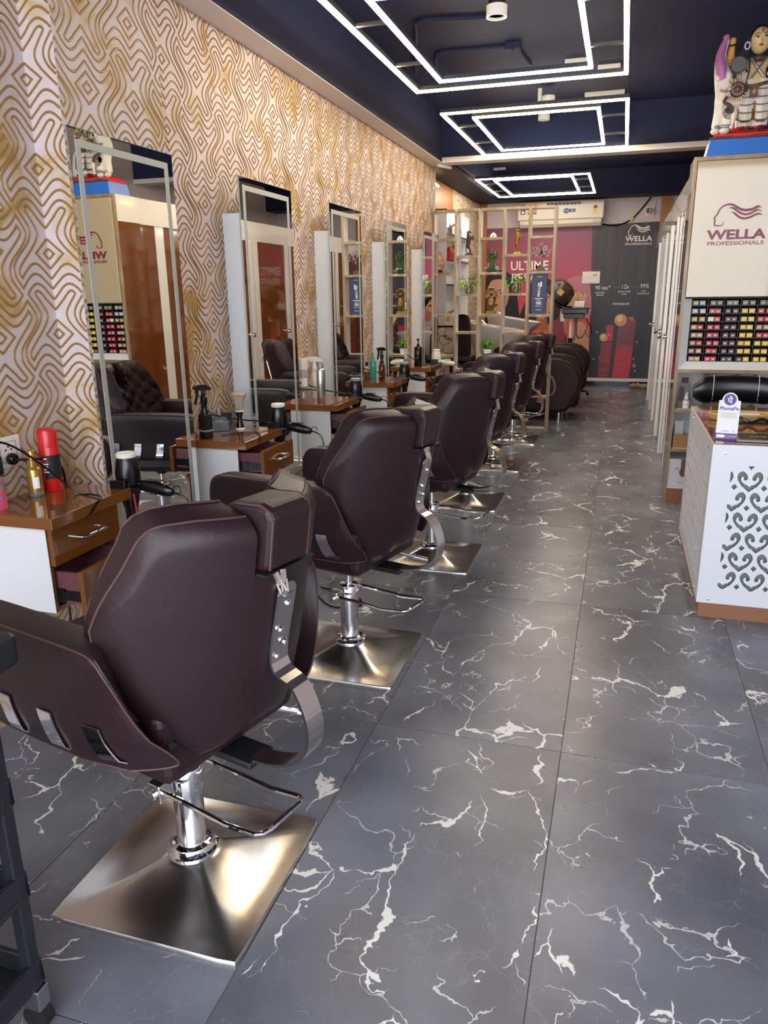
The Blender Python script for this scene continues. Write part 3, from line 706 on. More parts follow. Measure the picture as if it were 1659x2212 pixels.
for k in range(5):
    x, y = dpos[k][0]-.035, dpos[k][1]+.396+.036+.002
    if k < 4: make_dryer((x, y, .797), 'black hair dryer in the ring beside the %s desk' % names[k], M_black, M_black, M_whitep if k < 2 else mat('rim_grey', '#8d8c8a', .4))
    else: make_dryer((x-.02, y, .812), 'white hair dryer beside the farthest desk', M_white_d, M_white_d, M_white_d)
    make_holder((x if k < 4 else x-.02, y, .797 if k < 4 else .812), 'black ring holder on the far side of the %s desk' % names[k])
# ================================================================ ITEMS ON THE DESKS
DZ = .749
def trigger_head(mb, z, s=1.0):
    """trigger sprayer head on a neck ending at height z, nozzle towards +y"""
    mb.lathe([(.012*s, z-.02*s), (.014*s, z-.018*s), (.014*s, z), (.010*s, z+.004*s), (.009*s, z+.028*s)], n=14)
    mb.prism([(-.022*s, z+.026*s), (.024*s, z+.03*s), (.045*s, z+.034*s), (.045*s, z+.048*s), (.02*s, z+.052*s), (-.012*s, z+.05*s), (-.04*s, z+.034*s), (-.038*s, z+.03*s)], lambda a, b, d: (d, -a, b), -.009*s, .009*s)
    mb.prism([(.026*s, z+.03*s), (.040*s, z+.034*s), (.037*s, z+.012*s), (.047*s, z-.03*s), (.042*s, z-.032*s), (.028*s, z+.005*s)], lambda a, b, d: (d, -a, b), -.005*s, .005*s)
M_redt = mat('red_liquid', '#d2203a', .15, trans=.3); M_pinkt = mat('pink_gel', '#e2647a', .15, trans=.4)
M_clear = mat('clear_plastic', '#dfe6e4', .08, trans=.85, ior=1.3)
M_goldp = mat('gold_spray', '#b08a45', .25, .6); M_teal = mat('teal_plastic', '#49b3a6', .15, trans=.35); M_amber = mat('amber_plastic', '#5a2413', .12, trans=.3)
M_silver = mat('silver_can', (.62, .63, .64, 1), .28, 1.0); M_blue = mat('blue_liquid', '#1f5f86', .1, trans=.4); M_bottle = mat('brown_bottle', '#6b4a2a', .25)
M_dark = mat('dark_print', '#2a2422', .5)
def strip_label(t, r, z0, z1, m_, a0=-1.2, a1=1.2, ang=0, name='label_print', off=.0006):
    n = 10; vs = []
    for i in range(n+1):
        a = ang+a0+(a1-a0)*i/n; vs += [((r+off)*math.cos(a), (r+off)*math.sin(a), z0), ((r+off)*math.cos(a), (r+off)*math.sin(a), z1)]
    return MB().add(vs, [(2*i, 2*i+2, 2*i+3, 2*i+1) for i in range(n)], True).build(name, m_, t)
VIEW = -.95    # direction (about z) from the desks towards the viewer
# desk 1
t = thing('gel_bottle', 'pink gel bottle with blue dots, cut by the left edge of the photo', 'bottle', (-1.814, 1.812, DZ))
MB().lathe([(.022, 0), (.024, .004), (.024, .075), (.018, .095), (.012, .105)], n=20).build('bottle_body', M_pinkt, t); MB().lathe([(.0245, .058), (.0246, .076), (.0186, .096)], n=20).build('clear_shoulder', M_clear, t)
MB().lathe([(.013, .105), (.013, .135), (.010, .14)], n=16).build('cap', M_clear, t)
for k in range(7):
    a = VIEW+.28*(k % 4)-.4; MB().ell((.0243*math.cos(a), .0243*math.sin(a), .025+.014*(k//2)), .0042, 8, 5).build('blue_dot', mat('blue_dot', '#5c7ec9', .4), t)
t = thing('spray_bottle', 'slim gold spray bottle with clear base beside the red can', 'bottle', (-1.821, 1.98, DZ))
MB().lathe([(.0235, .012), (.0245, .016), (.0245, .088), (.020, .098), (.013, .102)], n=20).build('bottle_body', M_goldp, t); MB().lathe([(.022, 0), (.0245, .002), (.0245, .016)], n=20).build('clear_base', M_clear, t)
MB().lathe([(.0165, .1), (.0165, .122), (.0125, .124), (.012, .152), (.009, .156)], n=18).build('pump_cap', M_goldp, t)
strip_label(t, .0246, .03, .068, M_white_t, -.42, .42, VIEW+.25, 'barcode_label')
bc = MB()
for k in range(5): bc.add([(p[0], p[1], p[2]) for a in (-.32, .32) for p in ((.0256*math.cos(VIEW+.25+a), .0256*math.sin(VIEW+.25+a), .036+.006*k), (.0256*math.cos(VIEW+.25+a), .0256*math.sin(VIEW+.25+a), .0385+.006*k))], [(0, 2, 3, 1)])
bc.build('barcode_lines', M_dark, t)
t = thing('spray_can', 'large red and black spray can with a red cap on the nearest desk', 'spray can', (-1.821, 2.062, DZ))
MB().lathe([(.030, 0), (.0325, .003), (.0325, .15), (.031, .154)], n=26).build('can_body', M_red, t); MB().lathe([(.0318, .152), (.0318, .205), (.028, .212), (.0001, .213)], n=26).build('cap', M_red, t)
strip_label(t, .0325, .045, .125, M_blackm, -.6, 1.5, VIEW, 'black_band'); 
for k in range(6): strip_label(t, .0332, .112-.009*k, .1165-.009*k, M_white_t if k != 1 else M_red, -.35-.0*k, .05+.05*(k % 3), VIEW-.25, 'print_line')
t = thing('wall_socket', 'white switch and socket plate above the nearest desk, cut by the left edge', 'socket', (XW+.0005, 1.941, 0.901))
sbox('plate', M_whitep, (0, -.12, -.05), (.010, .06, .05), t, .003)
fm = MB(); rect = [(-.035, -.033), (.035, -.033), (.035, .033), (-.035, .033)]
fm.ribbon(rect, .0015, lambda a, b, d: (d, a+.005, b), .010, .0108, True); fm.build('socket_outline', M_dark, t)
for dy, dz in ((0, .018), (-.012, .008), (.012, .008)): MB().cyl((.0102, .005+dy, dz), (.0112, .005+dy, dz), .0035, n=10).build('pin_hole', M_blackm, t)
sbox('switch_rocker', M_whitep, (.010, -.105, -.033), (.0135, -.05, .033), t, .002)
t = thing('power_plug', 'black round plug with cord in the socket above the nearest desk', 'plug', (XW+.012, 1.946, 0.8785))
MB().lathe([(.018, 0), (.02, .004), (.02, .016), (.015, .022)], n=18, axis='x').build('plug_body', M_black, t)
MB().tube(cr([(.018, 0, -.002), (.045, .02, -.004), (.055, .1, -.02), (.05, .17, -.06), (.045, .19, -.135), (.05, .2, -.186)], 6), .0042, 8).build('cord', M_black, t)
t = thing('adapter', 'black adapter hanging at the left edge above the nearest desk', 'adapter', (XW+.012, 1.844, 0.8766)); sbox('adapter_body', M_black, (0, -.035, -.032), (.04, .03, .03), t, .006); sbox('adapter_lip', M_blackm, (.04, -.03, -.027), (.042, .025, .025), t)
rod('electric_cable', cr([(-1.839, 1.702, 0.9791), (-1.8, 1.858, 0.9497), (-1.741, 1.976, 0.8324), (-1.702, 2.024, 0.7546), (-1.643, 2.024, 0.7546), (-1.589, 2.005, 0.7546), (-1.574, 1.976, 0.7522), (-1.572, 1.946, 0.7365), (-1.575, 1.917, 0.716), (-1.623, 1.907, 0.7101)], 6), .0036, M_black, 'black cord looping across the nearest desk and over its front edge', 'cord')
rod('twisted_wire', cr([(-1.579, 2.164, 0.7248), (-1.577, 2.167, 0.6759), (-1.579, 2.17, 0.6172), (-1.594, 2.173, 0.5194), (-1.614, 2.171, 0.4412), (-1.653, 2.152, 0.4216)], 5), .003, M_red, 'thin red wire hanging at the far side of the nearest desk', 'wire')
rod('electric_cable', cr([(-1.731, 1.956, 0.4216), (-1.733, 1.956, 0.3238), (-1.736, 1.956, 0.1478), (-1.741, 1.936, 0.03626), (-1.663, 1.858, 0.03626)], 4), .004, M_black, 'black cord hanging below the nearest desk', 'cord')
# desk 2
t = thing('spray_bottle', 'square black trigger spray bottle on the second desk', 'bottle', (-1.804, 3.061, DZ), R(-25))
mb = MB(); mb.box(-.024, -.024, 0, .024, .024, .112); mb.build('bottle_body', M_black, t, .006, 3)
mb = MB(); mb.lathe([(.018, .11), (.020, .118), (.013, .132), (.0125, .15), (.016, .158), (.016, .178), (.011, .18)], n=18); mb.build('neck', M_black, t)
mb = MB(); trigger_head(mb, .19, 1.05); mb.build('trigger_head', M_black, t)
text('label_print', 'STYLISTIC', .0105, Matrix.Translation((.0245, 0, .035)) @ Matrix.Rotation(R(90), 4, 'Z') @ Matrix.Rotation(R(90), 4, 'X'), M_white_t, t, .0003)
text('label_print', 'STYLISTIC', .0105, face_y(0, -.0245, .035), M_white_t, t, .0003)
t = thing('dye_bottle', 'clear bottle half full of red liquid behind the black spray bottle', 'bottle', (-1.834, 3.105, DZ))
MB().lathe([(.020, 0), (.022, .003), (.022, .12), (.016, .14), (.009, .15)], n=18).build('bottle_body', M_clear, t); MB().lathe([(.019, .003), (.0205, .004), (.0205, .055), (.0001, .056)], n=18).build('red_liquid', M_redt, t); MB().lathe([(.01, .148), (.01, .165), (.004, .19)], n=12).build('nozzle_cap', M_red, t)
text('label_print', 'GEL', .011, Matrix.Translation((.016, -.0163, .03)) @ Matrix.Rotation(R(45), 4, 'Z') @ Matrix.Rotation(R(90), 4, 'X'), M_white_t, t, .0003)
t = thing('perfume_bottle', 'clear glass flask of blue cologne with silver cap on the second desk', 'bottle', (-1.832, 3.237, DZ), R(35))
mb = MB(); mb.prism([(-.042, 0), (.042, 0), (.045, .02), (.034, .066), (.012, .072), (-.012, .072), (-.034, .066), (-.045, .02)], lambda a, b, d: (a, d, b), -.014, .014); mb.build('flask', M_clear, t, .003)
MB().prism([(-.038, .004), (.038, .004), (.041, .02), (.037, .034), (-.037, .034), (-.041, .02)], lambda a, b, d: (a, d, b), -.011, .011).build('blue_liquid', M_blue, t)
MB().lathe([(.012, .072), (.012, .112), (.0001, .113)], n=18).build('cap', M_silver, t)
text('label_print', 'INTENSE', .009, face_y(0, -.0146, .05), M_white_t, t, .0003)
t = thing('product_box', 'small black carton with yellow lettering beside the blue cologne', 'box', (-1.846, 3.32, DZ), R(35))
sbox('carton', M_black, (-.033, -.022, 0), (.033, .022, .075), t, .001); text('label_print', 'LEEKE', .015, face_y(0, -.0225, .032), mat('yellow_print', '#c9c234', .5), t, .0003)
t = thing('neck_brush', 'black handled neck duster brush with pale bristles standing on the second desk', 'brush', (-1.76, 3.311, DZ))
MB().lathe([(.020, .004), (.020, .012), (.0125, .04), (.0115, .055), (.019, .085), (.0195, .09)], n=22).build('handle', M_black, t); MB().lathe([(.0195, 0), (.0215, .001), (.0215, .006), (.02, .008)], n=22).build('foot_ring', M_white_t, t); MB().lathe([(.0198, .086), (.0208, .087), (.0208, .092), (.019, .093)], n=22).build('collar_ring', M_white_t, t)
M_brist = mat('bristles', '#b5a892', .8); br = MB()
br.lathe([(.018, .09), (.0195, .115), (.023, .14), (.034, .165), (.036, .17), (.028, .178), (.012, .172), (.0001, .176)], n=30)
for k in range(60):
    a = random.random()*6.28; r_ = .0195; e = .036+random.random()*.005
    br.tube([(r_*math.cos(a), r_*math.sin(a), .094), (r_*1.12*math.cos(a), r_*1.12*math.sin(a), .14), (e*math.cos(a), e*math.sin(a), .168+random.random()*.012)], .0007, 3)
b = br.build('bristles', M_brist, t); b['kind'] = 'stuff'
rod('electric_cable', cr([(-1.878, 3.149, 0.8421), (-1.839, 3.198, 0.8324), (-1.76, 3.325, 0.7932), (-1.682, 3.394, 0.7756), (-1.633, 3.423, 0.759), (-1.614, 3.423, 0.715)], 6), .0036, M_black, 'black cord drooping behind the neck brush on the second desk', 'cord')
rod('electric_cable', cr([(-1.76, 3.12, 0.7531), (-1.712, 3.169, 0.7531), (-1.643, 3.227, 0.7531), (-1.604, 3.198, 0.7531), (-1.571, 3.149, 0.7512), (-1.569, 3.13, 0.7248), (-1.579, 3.12, 0.7052)], 6), .0026, M_black, 'thin black cord lying on the second desk', 'cord')
# desk 3
t = thing('spray_can', 'tall silver aerosol can at the front of the third desk', 'spray can', (-1.707, 4.264, DZ))
MB().lathe([(.024, 0), (.026, .003), (.026, .195), (.022, .204), (.0185, .206)], n=26).build('can_body', M_silver, t); MB().lathe([(.0185, .205), (.0185, .233), (.0165, .237), (.0001, .237)], n=22).build('cap', mat('grey_cap', '#8c9190', .4, .3), t)
for k in range(9): strip_label(t, .026, .03+.016*k, .034+.016*k, mat('faint_print', '#7b7f80', .5), -.4, .1+.05*(k % 4), VIEW, 'print_line')
t = thing('hairspray_bottle', 'tall grey bottle with a white cap against the wall on the third desk', 'bottle', (-1.851, 4.333, DZ))
MB().lathe([(.028, 0), (.030, .003), (.030, .185), (.027, .192)], n=24).build('bottle_body', mat('grey_bottle', '#a59f98', .3), t); MB().lathe([(.0265, .192), (.0265, .255), (.025, .258), (.0001, .258)], n=24).build('cap', M_white_d, t)
strip_label(t, .030, .09, .14, M_white_t, -.9, .7, VIEW, 'label_panel'); strip_label(t, .030, .02, .055, M_white_t, -.5, -.1, VIEW, 'barcode_label')
t = thing('spray_bottle', 'white continuous mist spray bottle on the third desk', 'bottle', (-1.829, 4.465, DZ), R(-50))
MB().lathe([(.022, 0), (.024, .003), (.024, .15), (.014, .17), (.014, .185)], n=22).build('bottle_body', M_white_d, t); mb = MB(); trigger_head(mb, .19, 1.35); mb.build('trigger_head', M_white_d, t)
rod('electric_cable', cr([(-1.878, 4.274, 0.8715), (-1.839, 4.323, 0.8519), (-1.76, 4.45, 0.803), (-1.682, 4.538, 0.7786), (-1.623, 4.577, 0.7541), (-1.609, 4.587, 0.715)], 6), .0036, M_black, 'black cord sagging from the wall across the third desk, upper one', 'cord')
rod('electric_cable', cr([(-1.858, 4.274, 0.8275), (-1.78, 4.362, 0.8128), (-1.702, 4.479, 0.7883), (-1.623, 4.557, 0.759), (-1.584, 4.557, 0.7531), (-1.569, 4.528, 0.7492), (-1.569, 4.518, 0.715)], 6), .0036, M_black, 'black cord sagging from the wall across the third desk, lower one', 'cord')
t = thing('power_plug', 'black plug in the wall behind the third desk', 'plug', (XW+.001, 4.264, 0.8372)); sbox('plug_plate', M_whitep, (0, -.045, -.05), (.008, .05, .06), t, .002); MB().cyl((.008, 0, -.005), (.035, 0, -.005), .016, n=14).build('plug_body', M_black, t); sbox('plug_body', M_black, (.008, -.02, .02), (.03, .02, .05), t, .003)
# desk 4
t = thing('lotion_bottle', 'small brown lotion bottle with a black cap on the fourth desk', 'bottle', (-1.844, 5.555, DZ))
MB().lathe([(.019, 0), (.021, .003), (.021, .085), (.011, .1)], n=18).build('bottle_body', M_bottle, t); MB().lathe([(.0212, .06), (.0213, .085), (.013, .1)], n=18).build('cream_shoulder', mat('cream', '#cdb27e', .3), t); MB().lathe([(.011, .1), (.011, .13), (.0001, .131)], n=14).build('cap', M_black, t)
t = thing('spray_bottle', 'teal mist spray bottle on the fourth desk', 'bottle', (-1.79, 5.545, DZ))
MB().lathe([(.022, 0), (.024, .003), (.024, .13), (.018, .146), (.011, .15)], n=20).build('bottle_body', M_teal, t); MB().lathe([(.013, .148), (.013, .165), (.009, .17), (.008, .2), (.0001, .202)], n=14).build('cap', M_teal, t)
mb = MB(); rr = [(.0145*math.cos(2*math.pi*i/16), .075+.022*math.sin(2*math.pi*i/16)) for i in range(16)]
mb.ribbon(rr, .0015, lambda a, b, d: ((.024+d)*math.cos(VIEW+a/.024), (.024+d)*math.sin(VIEW+a/.024), b), 0.0002, .0008, True); mb.build('label_ring', mat('teal_print', '#1e6d74', .4), t)
t = thing('spray_bottle', 'amber brown bottle with a black trigger head on the fourth desk', 'bottle', (-1.716, 5.535, DZ), R(-25))
MB().lathe([(.0215, 0), (.0235, .003), (.0235, .108), (.015, .125), (.012, .128)], n=20).build('bottle_body', M_amber, t); mb = MB(); mb.lathe([(.014, .125), (.016, .13), (.010, .15), (.012, .165), (.012, .18)], n=14); trigger_head(mb, .19, 1.05); mb.build('trigger_head', M_black, t)
text('label_print', 'RENUS', .0095, face_y(0, -.0242, .03), M_white_t, t, .0003)
rod('electric_cable', cr([(-1.878, 5.477, 0.8421), (-1.829, 5.526, 0.8275), (-1.751, 5.633, 0.7883), (-1.682, 5.731, 0.759), (-1.614, 5.77, 0.7346)], 6), .0036, M_black, 'black cord sagging behind the bottles on the fourth desk', 'cord')
# desk 5
t = thing('pump_bottle', 'black pump dispenser bottle on the farthest desk', 'bottle', (-1.736, 6.709, DZ))
MB().lathe([(.034, 0), (.036, .003), (.036, .16), (.031, .168), (.012, .17)], n=24).build('bottle_body', M_black, t)
mb = MB(); mb.lathe([(.014, .168), (.014, .19), (.006, .194), (.005, .222), (.012, .224), (.012, .238), (.0001, .24)], n=14); mb.box(-.005, -.04, .226, .005, 0, .237); mb.build('pump_head', M_blackm, t)
text('label_print', 'SP', .026, face_y(0, -.0365, .12), mat('grey_print', '#8d8f94', .4), t, .0003); text('label_print', 'HAIR', .012, face_y(0, -.0365, .07), mat('cyan_print', '#5aa6b8', .4), t, .0003)
rod('electric_cable', cr([(-1.878, 6.631, 0.891), (-1.829, 6.65, 0.8519), (-1.76, 6.729, 0.7932), (-1.702, 6.778, 0.7531), (-1.682, 6.817, 0.7531), (-1.623, 6.846, 0.7531)], 5), .0036, M_black, 'black cord sagging from the wall onto the farthest desk', 'cord')
# cords lying on the floor under the chairs
rod('electric_cable', cr([(-1.30, 3.10, .006), (-1.18, 2.99, .006), (-1.06, 3.02, .006), (-1.12, 3.14, .006), (-1.32, 3.2, .006)], 6), .005, M_black, 'black cord coiled on the floor behind the second chair', 'cord')
# front trolley
t = thing('salon_trolley', 'black plastic tool trolley cropped by the lower left corner', 'trolley', (-1.162, .778, 0), 0)
M_trol = mat('trolley_black', '#1c1e24', .42)
for x, y in ((.16, .12), (.16, -.12), (-.16, .12), (-.16, -.12)):
    mb = MB(); mb.box(x-.013, y-.013, .06, x+.013, y+.013, .80); lg = mb.build('post', M_trol, t, .004)
    MB().cyl((x, y-.012, .028), (x, y+.012, .028), .028, n=18).build('caster', M_blackm, lg)
    sb_ = MB(); sb_.box(x-.02, y-.015, .05, x+.02, y+.015, .10); sb_.build('caster_fork', mat('fork_chrome', (.6, .6, .6, 1), .2, 1), lg, .003)
for k, z in enumerate((.10, .30, .50, .70)):
    mb = MB(); mb.box(-.175, -.135, z, .175, .135, z+.012); mb.box(-.175, -.135, z+.012, -.165, .135, z+.06); mb.box(.165, -.135, z+.012, .175, .135, z+.06); mb.box(-.165, -.135, z+.012, .165, -.125, z+.06); mb.box(-.165, .125, z+.012, .165, .135, z+.06)
    mb.build('tray', M_trol, t, .004)
mb = MB(); mb.box(-.185, -.145, .80, .185, .145, .825); mb.build('top_tray', M_trol, t, .006)
mb = MB(); mb.box(.17, -.15, .785, .228, .15, .845); mb.build('handle', M_trol, t, .012, 3)
for z in (.14, .15): pass
for z in (.085, .108): MB().cyl((.1735, -.09, z), (.177, -.09, z), .005, n=10).build('screw', M_chrome, t)
# ================================================================ RETAIL CABINET with the sign (faces -Y at Y=5.25)
CX0, CX1, CY = .348, 1.45, 5.25
t = thing('retail_cabinet', 'tall cabinet with cream glossy sign front, dye rack opening and lower shelves', 'cabinet', (CX0, CY, 0)); CAB = t
Wd = CX1-CX0; Dp = .30
mb = MB(); mb.box(0, 0, 0, .018, .018, 2.14); mb.box(.002, .018, 0, .018, Dp, 2.14); mb.box(Wd-.018, 0, 0, Wd, Dp, 2.14); mb.box(.018, 0, 2.118, Wd-.018, Dp, 2.14); mb.box(.018, 0, .868, Wd-.018, Dp, .89); mb.box(.018, Dp-.012, .0, Wd-.018, Dp, 2.118)
mb.build('carcass', [M_wood], t)
sbox('gloss_side', M_doorb, (0, .0185, .0), (.0018, Dp, 1.945), t); sbox('white_side_band', M_glossw, (-.001, .0185, 1.945), (.0018, Dp, 2.139), t)
sbox('gloss_side', M_glossw, (-.0035, .02, .9), (-.0002, Dp, 2.12), t) if False else None
sbox('sign_panel', M_sign, (.021, -.014, 1.335), (Wd-.02, .004, 2.113), t, .002)
sbox('shadow_gap', M_blackm, (.018, .004, 1.325), (Wd-.018, .012, 2.118), t)
# bevelled white frame round the rack opening
fr = MB(); o4 = [(.018, .89), (Wd-.018, .89), (Wd-.018, 1.34), (.018, 1.34)]; i4 = [(.066, .936), (Wd-.066, .936), (Wd-.066, 1.333), (.066, 1.333)]
vs = [(x, 0.001, z) for x, z in o4]+[(x, .055, z) for x, z in i4]; fr.add(vs, [(0, 1, 5, 4), (1, 2, 6, 5), (3, 0, 4, 7)]); fr.build('white_frame', M_white, t)
for z in (.632, .373): 
    sbox('shelf', M_white, (.018, .006, z-.018), (Wd-.018, Dp-.012, z), t); sbox('shelf_edge', M_wood, (.018, 0, z-.02), (Wd-.018, .0055, z-.001), t)
sbox('shelf', M_white, (.018, .0, .102), (Wd-.018, Dp-.012, .114), t); sbox('plinth', M_plinth, (.018, .004, 0), (Wd-.018, .02, .101), t)
sbox('back_lining', M_white, (.0185, Dp-.0135, .115), (Wd-.0185, Dp-.0125, .867), t); sbox('side_lining', M_white, (.0182, .004, .115), (.0195, Dp-.014, .867), t)
# logo: head outline and three hair waves, lettering
HEAD = [(-.0850, -.062), (-.083, -.073), (-.088, -.083), (-.096, -.0845), (-.120, -.0845), (-.132, -.082), (-.131, -.072), (-.135, -.066), (-.130, -.062), (-.134, -.056), (-.129, -.05), (-.134, -.044), (-.137, -.040), (-.130, -.030), (-.120, -.018), (-.114, .000), (-.104, .016), (-.085, .030), (-.06, .036), (-.035, .031), (-.01, .016), (.015, .003), (.045, -.001), (.075, .004), (.095, .014), (.108, .017), (.122, .012)]
WV = [[(-.062, .014), (-.045, .016), (-.025, .009), (0, -.010), (.03, -.024), (.06, -.022), (.085, -.010), (.105, -.002), (.128, -.009)], [(-.045, -.006), (-.03, -.012), (-.01, -.028), (.012, -.043), (.04, -.048), (.07, -.040), (.095, -.028), (.115, -.024), (.134, -.032)]]
def logo(cx, cz, y, s, m_, parent, d=.004):
    lg = MB()
    h2 = [p[:2] for p in cr([(a, b, 0) for a, b in HEAD[15:]], 4)]; full = HEAD[:15]+h2
    n = len(full); ws = [.006+.0055*max(0, min(1, (i-20)/25)) for i in range(n)]; ws = [w*(1 if i < n-7 else max(.15, (n-i)/7)) for i, w in enumerate(ws)]; ws = [w*(1 if i > 4 else .3+.15*i) for i, w in enumerate(ws)]
    fn = lambda a, b, dd: (cx+a*s, y-dd, cz+b*s)
    lg.ribbon(full, [w*1.35 for w in ws], fn, 0, d)
    for wv in WV:
        q = [p[:2] for p in cr([(a, b, 0) for a, b in wv], 5)]; k = len(q)
        lg.ribbon(q, [.0115*max(.12, min(1, i/8, (k-i)/8)) for i in range(k)], fn, 0, d)
    o = lg.build('logo_emblem', m_, parent)
    return o
lc = .622-CX0
logo(lc, 1.832, -.0145, .98, M_maroon, t)
text('logo_lettering', 'WELLA', .074, face_y(lc-.003, -.0165, 1.694), M_maroon, t, .002, sx=1.36, bold=.0024)
text('logo_lettering', 'PROFESSIONALS', .031, face_y(lc-.003, -.0155, 1.646), M_maroon, t, .001, sx=1.40, bold=.0003)
# dye rack
t = thing('dye_rack', 'black grid rack holding rows of hair dye cartons under the cream sign', 'rack', (CX0+.0665, CY+.056, .937))
rw, rh = Wd-.133, .3955; mb = MB(); mb.box(0, .10, 0, rw, .105, rh)
M_rack = mat('rack_black', '#15181b', .5); nr, ncw = 8, .0955
for k in range(nr+1): z = k*rh/nr; mb.box(0, 0 if k < nr else 0, max(0, z-.0025), rw, .10, min(rh, z+.0025))
x = 0
while x < rw+.001: mb.box(max(0, x-.002), -.001, .0, min(rw, x+.002), .10, rh); x += ncw
mb.build('grid_frame', M_rack, t)
# dye cartons, row 0 = top. colours read from the photograph
PAL = dict(g='#b8b6b4', r='#c8303c', o='#8b8352', y='#e6c52c', b='#5a2d2a', k='#3a2226', s='#b78f62', m='#b41f4f', w='#dfd6c8', a='#d9a52a', n='#9c7a58', c='#c9a24a')
PN = dict(g='grey', r='red', o='olive', y='yellow', b='brown', k='dark brown', s='tan', m='magenta', w='torn cream', a='amber', n='beige', c='rainbow striped')
ROWS = ['cgoooooo', 'ggrrkbyy', 'ccwrbbyy', 'srrrbbay', 'ssrmbkyy', 'nrmrbbay', 'nsrrkbyy', 'ssrrkkby']
EXT = ['oo', 'rr', 'rr', 'ss', 'rr', 'yy', 'yy', 'yy']
ordn = ['first', 'second', 'third', 'fourth', 'fifth', 'sixth', 'seventh', 'eighth']
def dye_me(c):
    mc = mat('carton_'+PN[c].replace(' ', '_'), PAL[c], .4); mt = mat('carton_top', '#2a2624', .35); mw = M_white_t
    mb = MB(); w = .0168
    mb.m = 0; mb.box(-w, 0, 0, w, .085, .0265); mb.m = 1; mb.add([(-w, .0, .0265), (w, 0, .0265), (w, .016, .0385), (-w, .016, .0385), (-w, .085, .0265), (w, .085, .0265)], [(0, 1, 2, 3), (3, 2, 5, 4), (0, 3, 4), (1, 5, 2)])
    mb.m = 2; mb.box(-.008, -.0006, .010, .008, 0, .0155); mb.box(-.010, -.0006, .0045, .010, 0, .006)
    if c == 'c':
        mb.m = 3; mb.box(-w, -.0004, .0, -w+.011, 0, .0265); mb.m = 4; mb.box(-w+.011, -.0004, 0, -w+.022, 0, .0265)
    return mb.build('dye_carton', [mc, mt, mw, mat('stripe_green', '#5aa85a', .4), mat('stripe_orange', '#e2743a', .4)])
protos = {}
for r_ in range(8):
    rowc = ROWS[r_]+EXT[r_]
    for c_ in range(10):
        ch = rowc[c_]
        if ch in protos: o = protos[ch].copy(); COL.objects.link(o)
        else: o = dye_me(ch); protos[ch] = o
        comp, side = divmod(c_, 2)
        xx = CX0+.0665+.002+comp*ncw+(.026 if side == 0 else .0645)+random.uniform(-.004, .004)
        o.location = (xx, CY+.056+.004, .937+(7-r_)*rh/8+.0026); o.rotation_euler = (0, 0, random.uniform(-.05, .05))
        tag(o, '%s hair dye carton, %s in compartment %s, %s rack row' % (PN[ch], ['left', 'right'][side], ['one', 'two', 'three', 'four', 'five'][comp], ordn[r_]), 'carton', 'hair dye cartons in the rack')
# things on the lower shelves
t = thing('shampoo_bottle', 'tall bottle half full of amber liquid with a maroon cap on the upper shelf', 'bottle', (CX0+.075, CY+.10, .632))
mb = MB(); mb.prism([(-.036, 0), (.036, 0), (.036, .145), (.026, .162), (-.026, .162), (-.036, .145)], lambda a, b, d: (a, d, b), -.02, .02); mb.build('bottle_body', M_clear, t, .006, 2)
sbox('amber_liquid', mat('amber_liquid', '#c9812a', .2, trans=.2), (-.033, -.017, .004), (.033, .017, .07), t, .004); sbox('cap', mat('cap_maroon', '#4f1022', .25), (-.019, -.016, .162), (.019, .016, .195), t, .003); sbox('label_print', mat('label_maroon', '#4a141c', .4), (-.032, -.0212, .045), (-.002, -.0202, .14), t)
t = thing('dropper_bottle', 'small white dropper bottle with purple mark beside the amber bottle', 'bottle', (CX0+.088, CY+.035, .632))
MB().lathe([(.019, 0), (.020, .002), (.020, .058), (.012, .068)], n=20).build('bottle_body', M_white_t, t); MB().lathe([(.0205, .001), (.0206, .004)], n=20).build('foot_band', M_blackm, t); MB().lathe([(.0125, .066), (.0125, .084), (.007, .088), (.006, .105), (.0001, .108)], n=16).build('dropper_cap', M_white_t, t)
mb = MB(); mb.lathe([(.0205, .058), (.0206, .062)], n=20); mb.build('neck_band', M_blackm, t); text('label_print', 'serum', .010, face_y(0, -.0206, .03), mat('purple_print', '#5b3a8e', .4), t, .0002)
t = thing('cardboard_tray', 'open brown cardboard box wrapped in film on the middle shelf', 'box', (CX0+.03, CY+.03, .373))
M_card = mat('cardboard', '#a97a43', .45); mb = MB(); mb.box(0, 0, 0, .30, .006, .085); mb.box(0, .194, 0, .30, .2, .085); mb.box(0, .006, 0, .006, .194, .085); mb.box(.294, .006, 0, .30, .194, .085); mb.box(.006, .006, 0, .294, .194, .005); mb.build('carton', M_card, t)
for k, (x, r_, lb) in enumerate(((.035, -.12, 'white foil sachet with green print standing in the cardboard tray, left one'), (.075, .10, 'white foil sachet with green print standing in the cardboard tray, right one'))):
    t = thing('foil_sachet', lb, 'sachet', (CX0+.03+x, CY+.08+.03*k, .379), r_)
    mb = MB(); mb.loft([[(-.028*1, -.004, 0), (.028, -.004, 0), (.028, .004, 0), (-.028, .004, 0)], [(-.028, -.013, .06), (.028, -.013, .06), (.028, .013, .06), (-.028, .013, .06)], [(-.026, -.008, .13), (.026, -.008, .13), (.026, .008, .13), (-.026, .008, .13)], [(-.027, -.001, .165), (.027, -.001, .165), (.027, .001, .165), (-.027, .001, .165)]]); mb.X = Matrix.Rotation(.1, 4, 'Y'); mb.build('pouch', mat('foil_white', '#b9bcb8', .4), t)
    MB().ribbon([(-.018, .03), (-.004, .055), (.0, .09)], [.004, .012, .003], lambda a, b, d: (a, -.0125-d, b), 0, .0012).build('green_print', mat('green_print', '#6aa23a', .4), t)
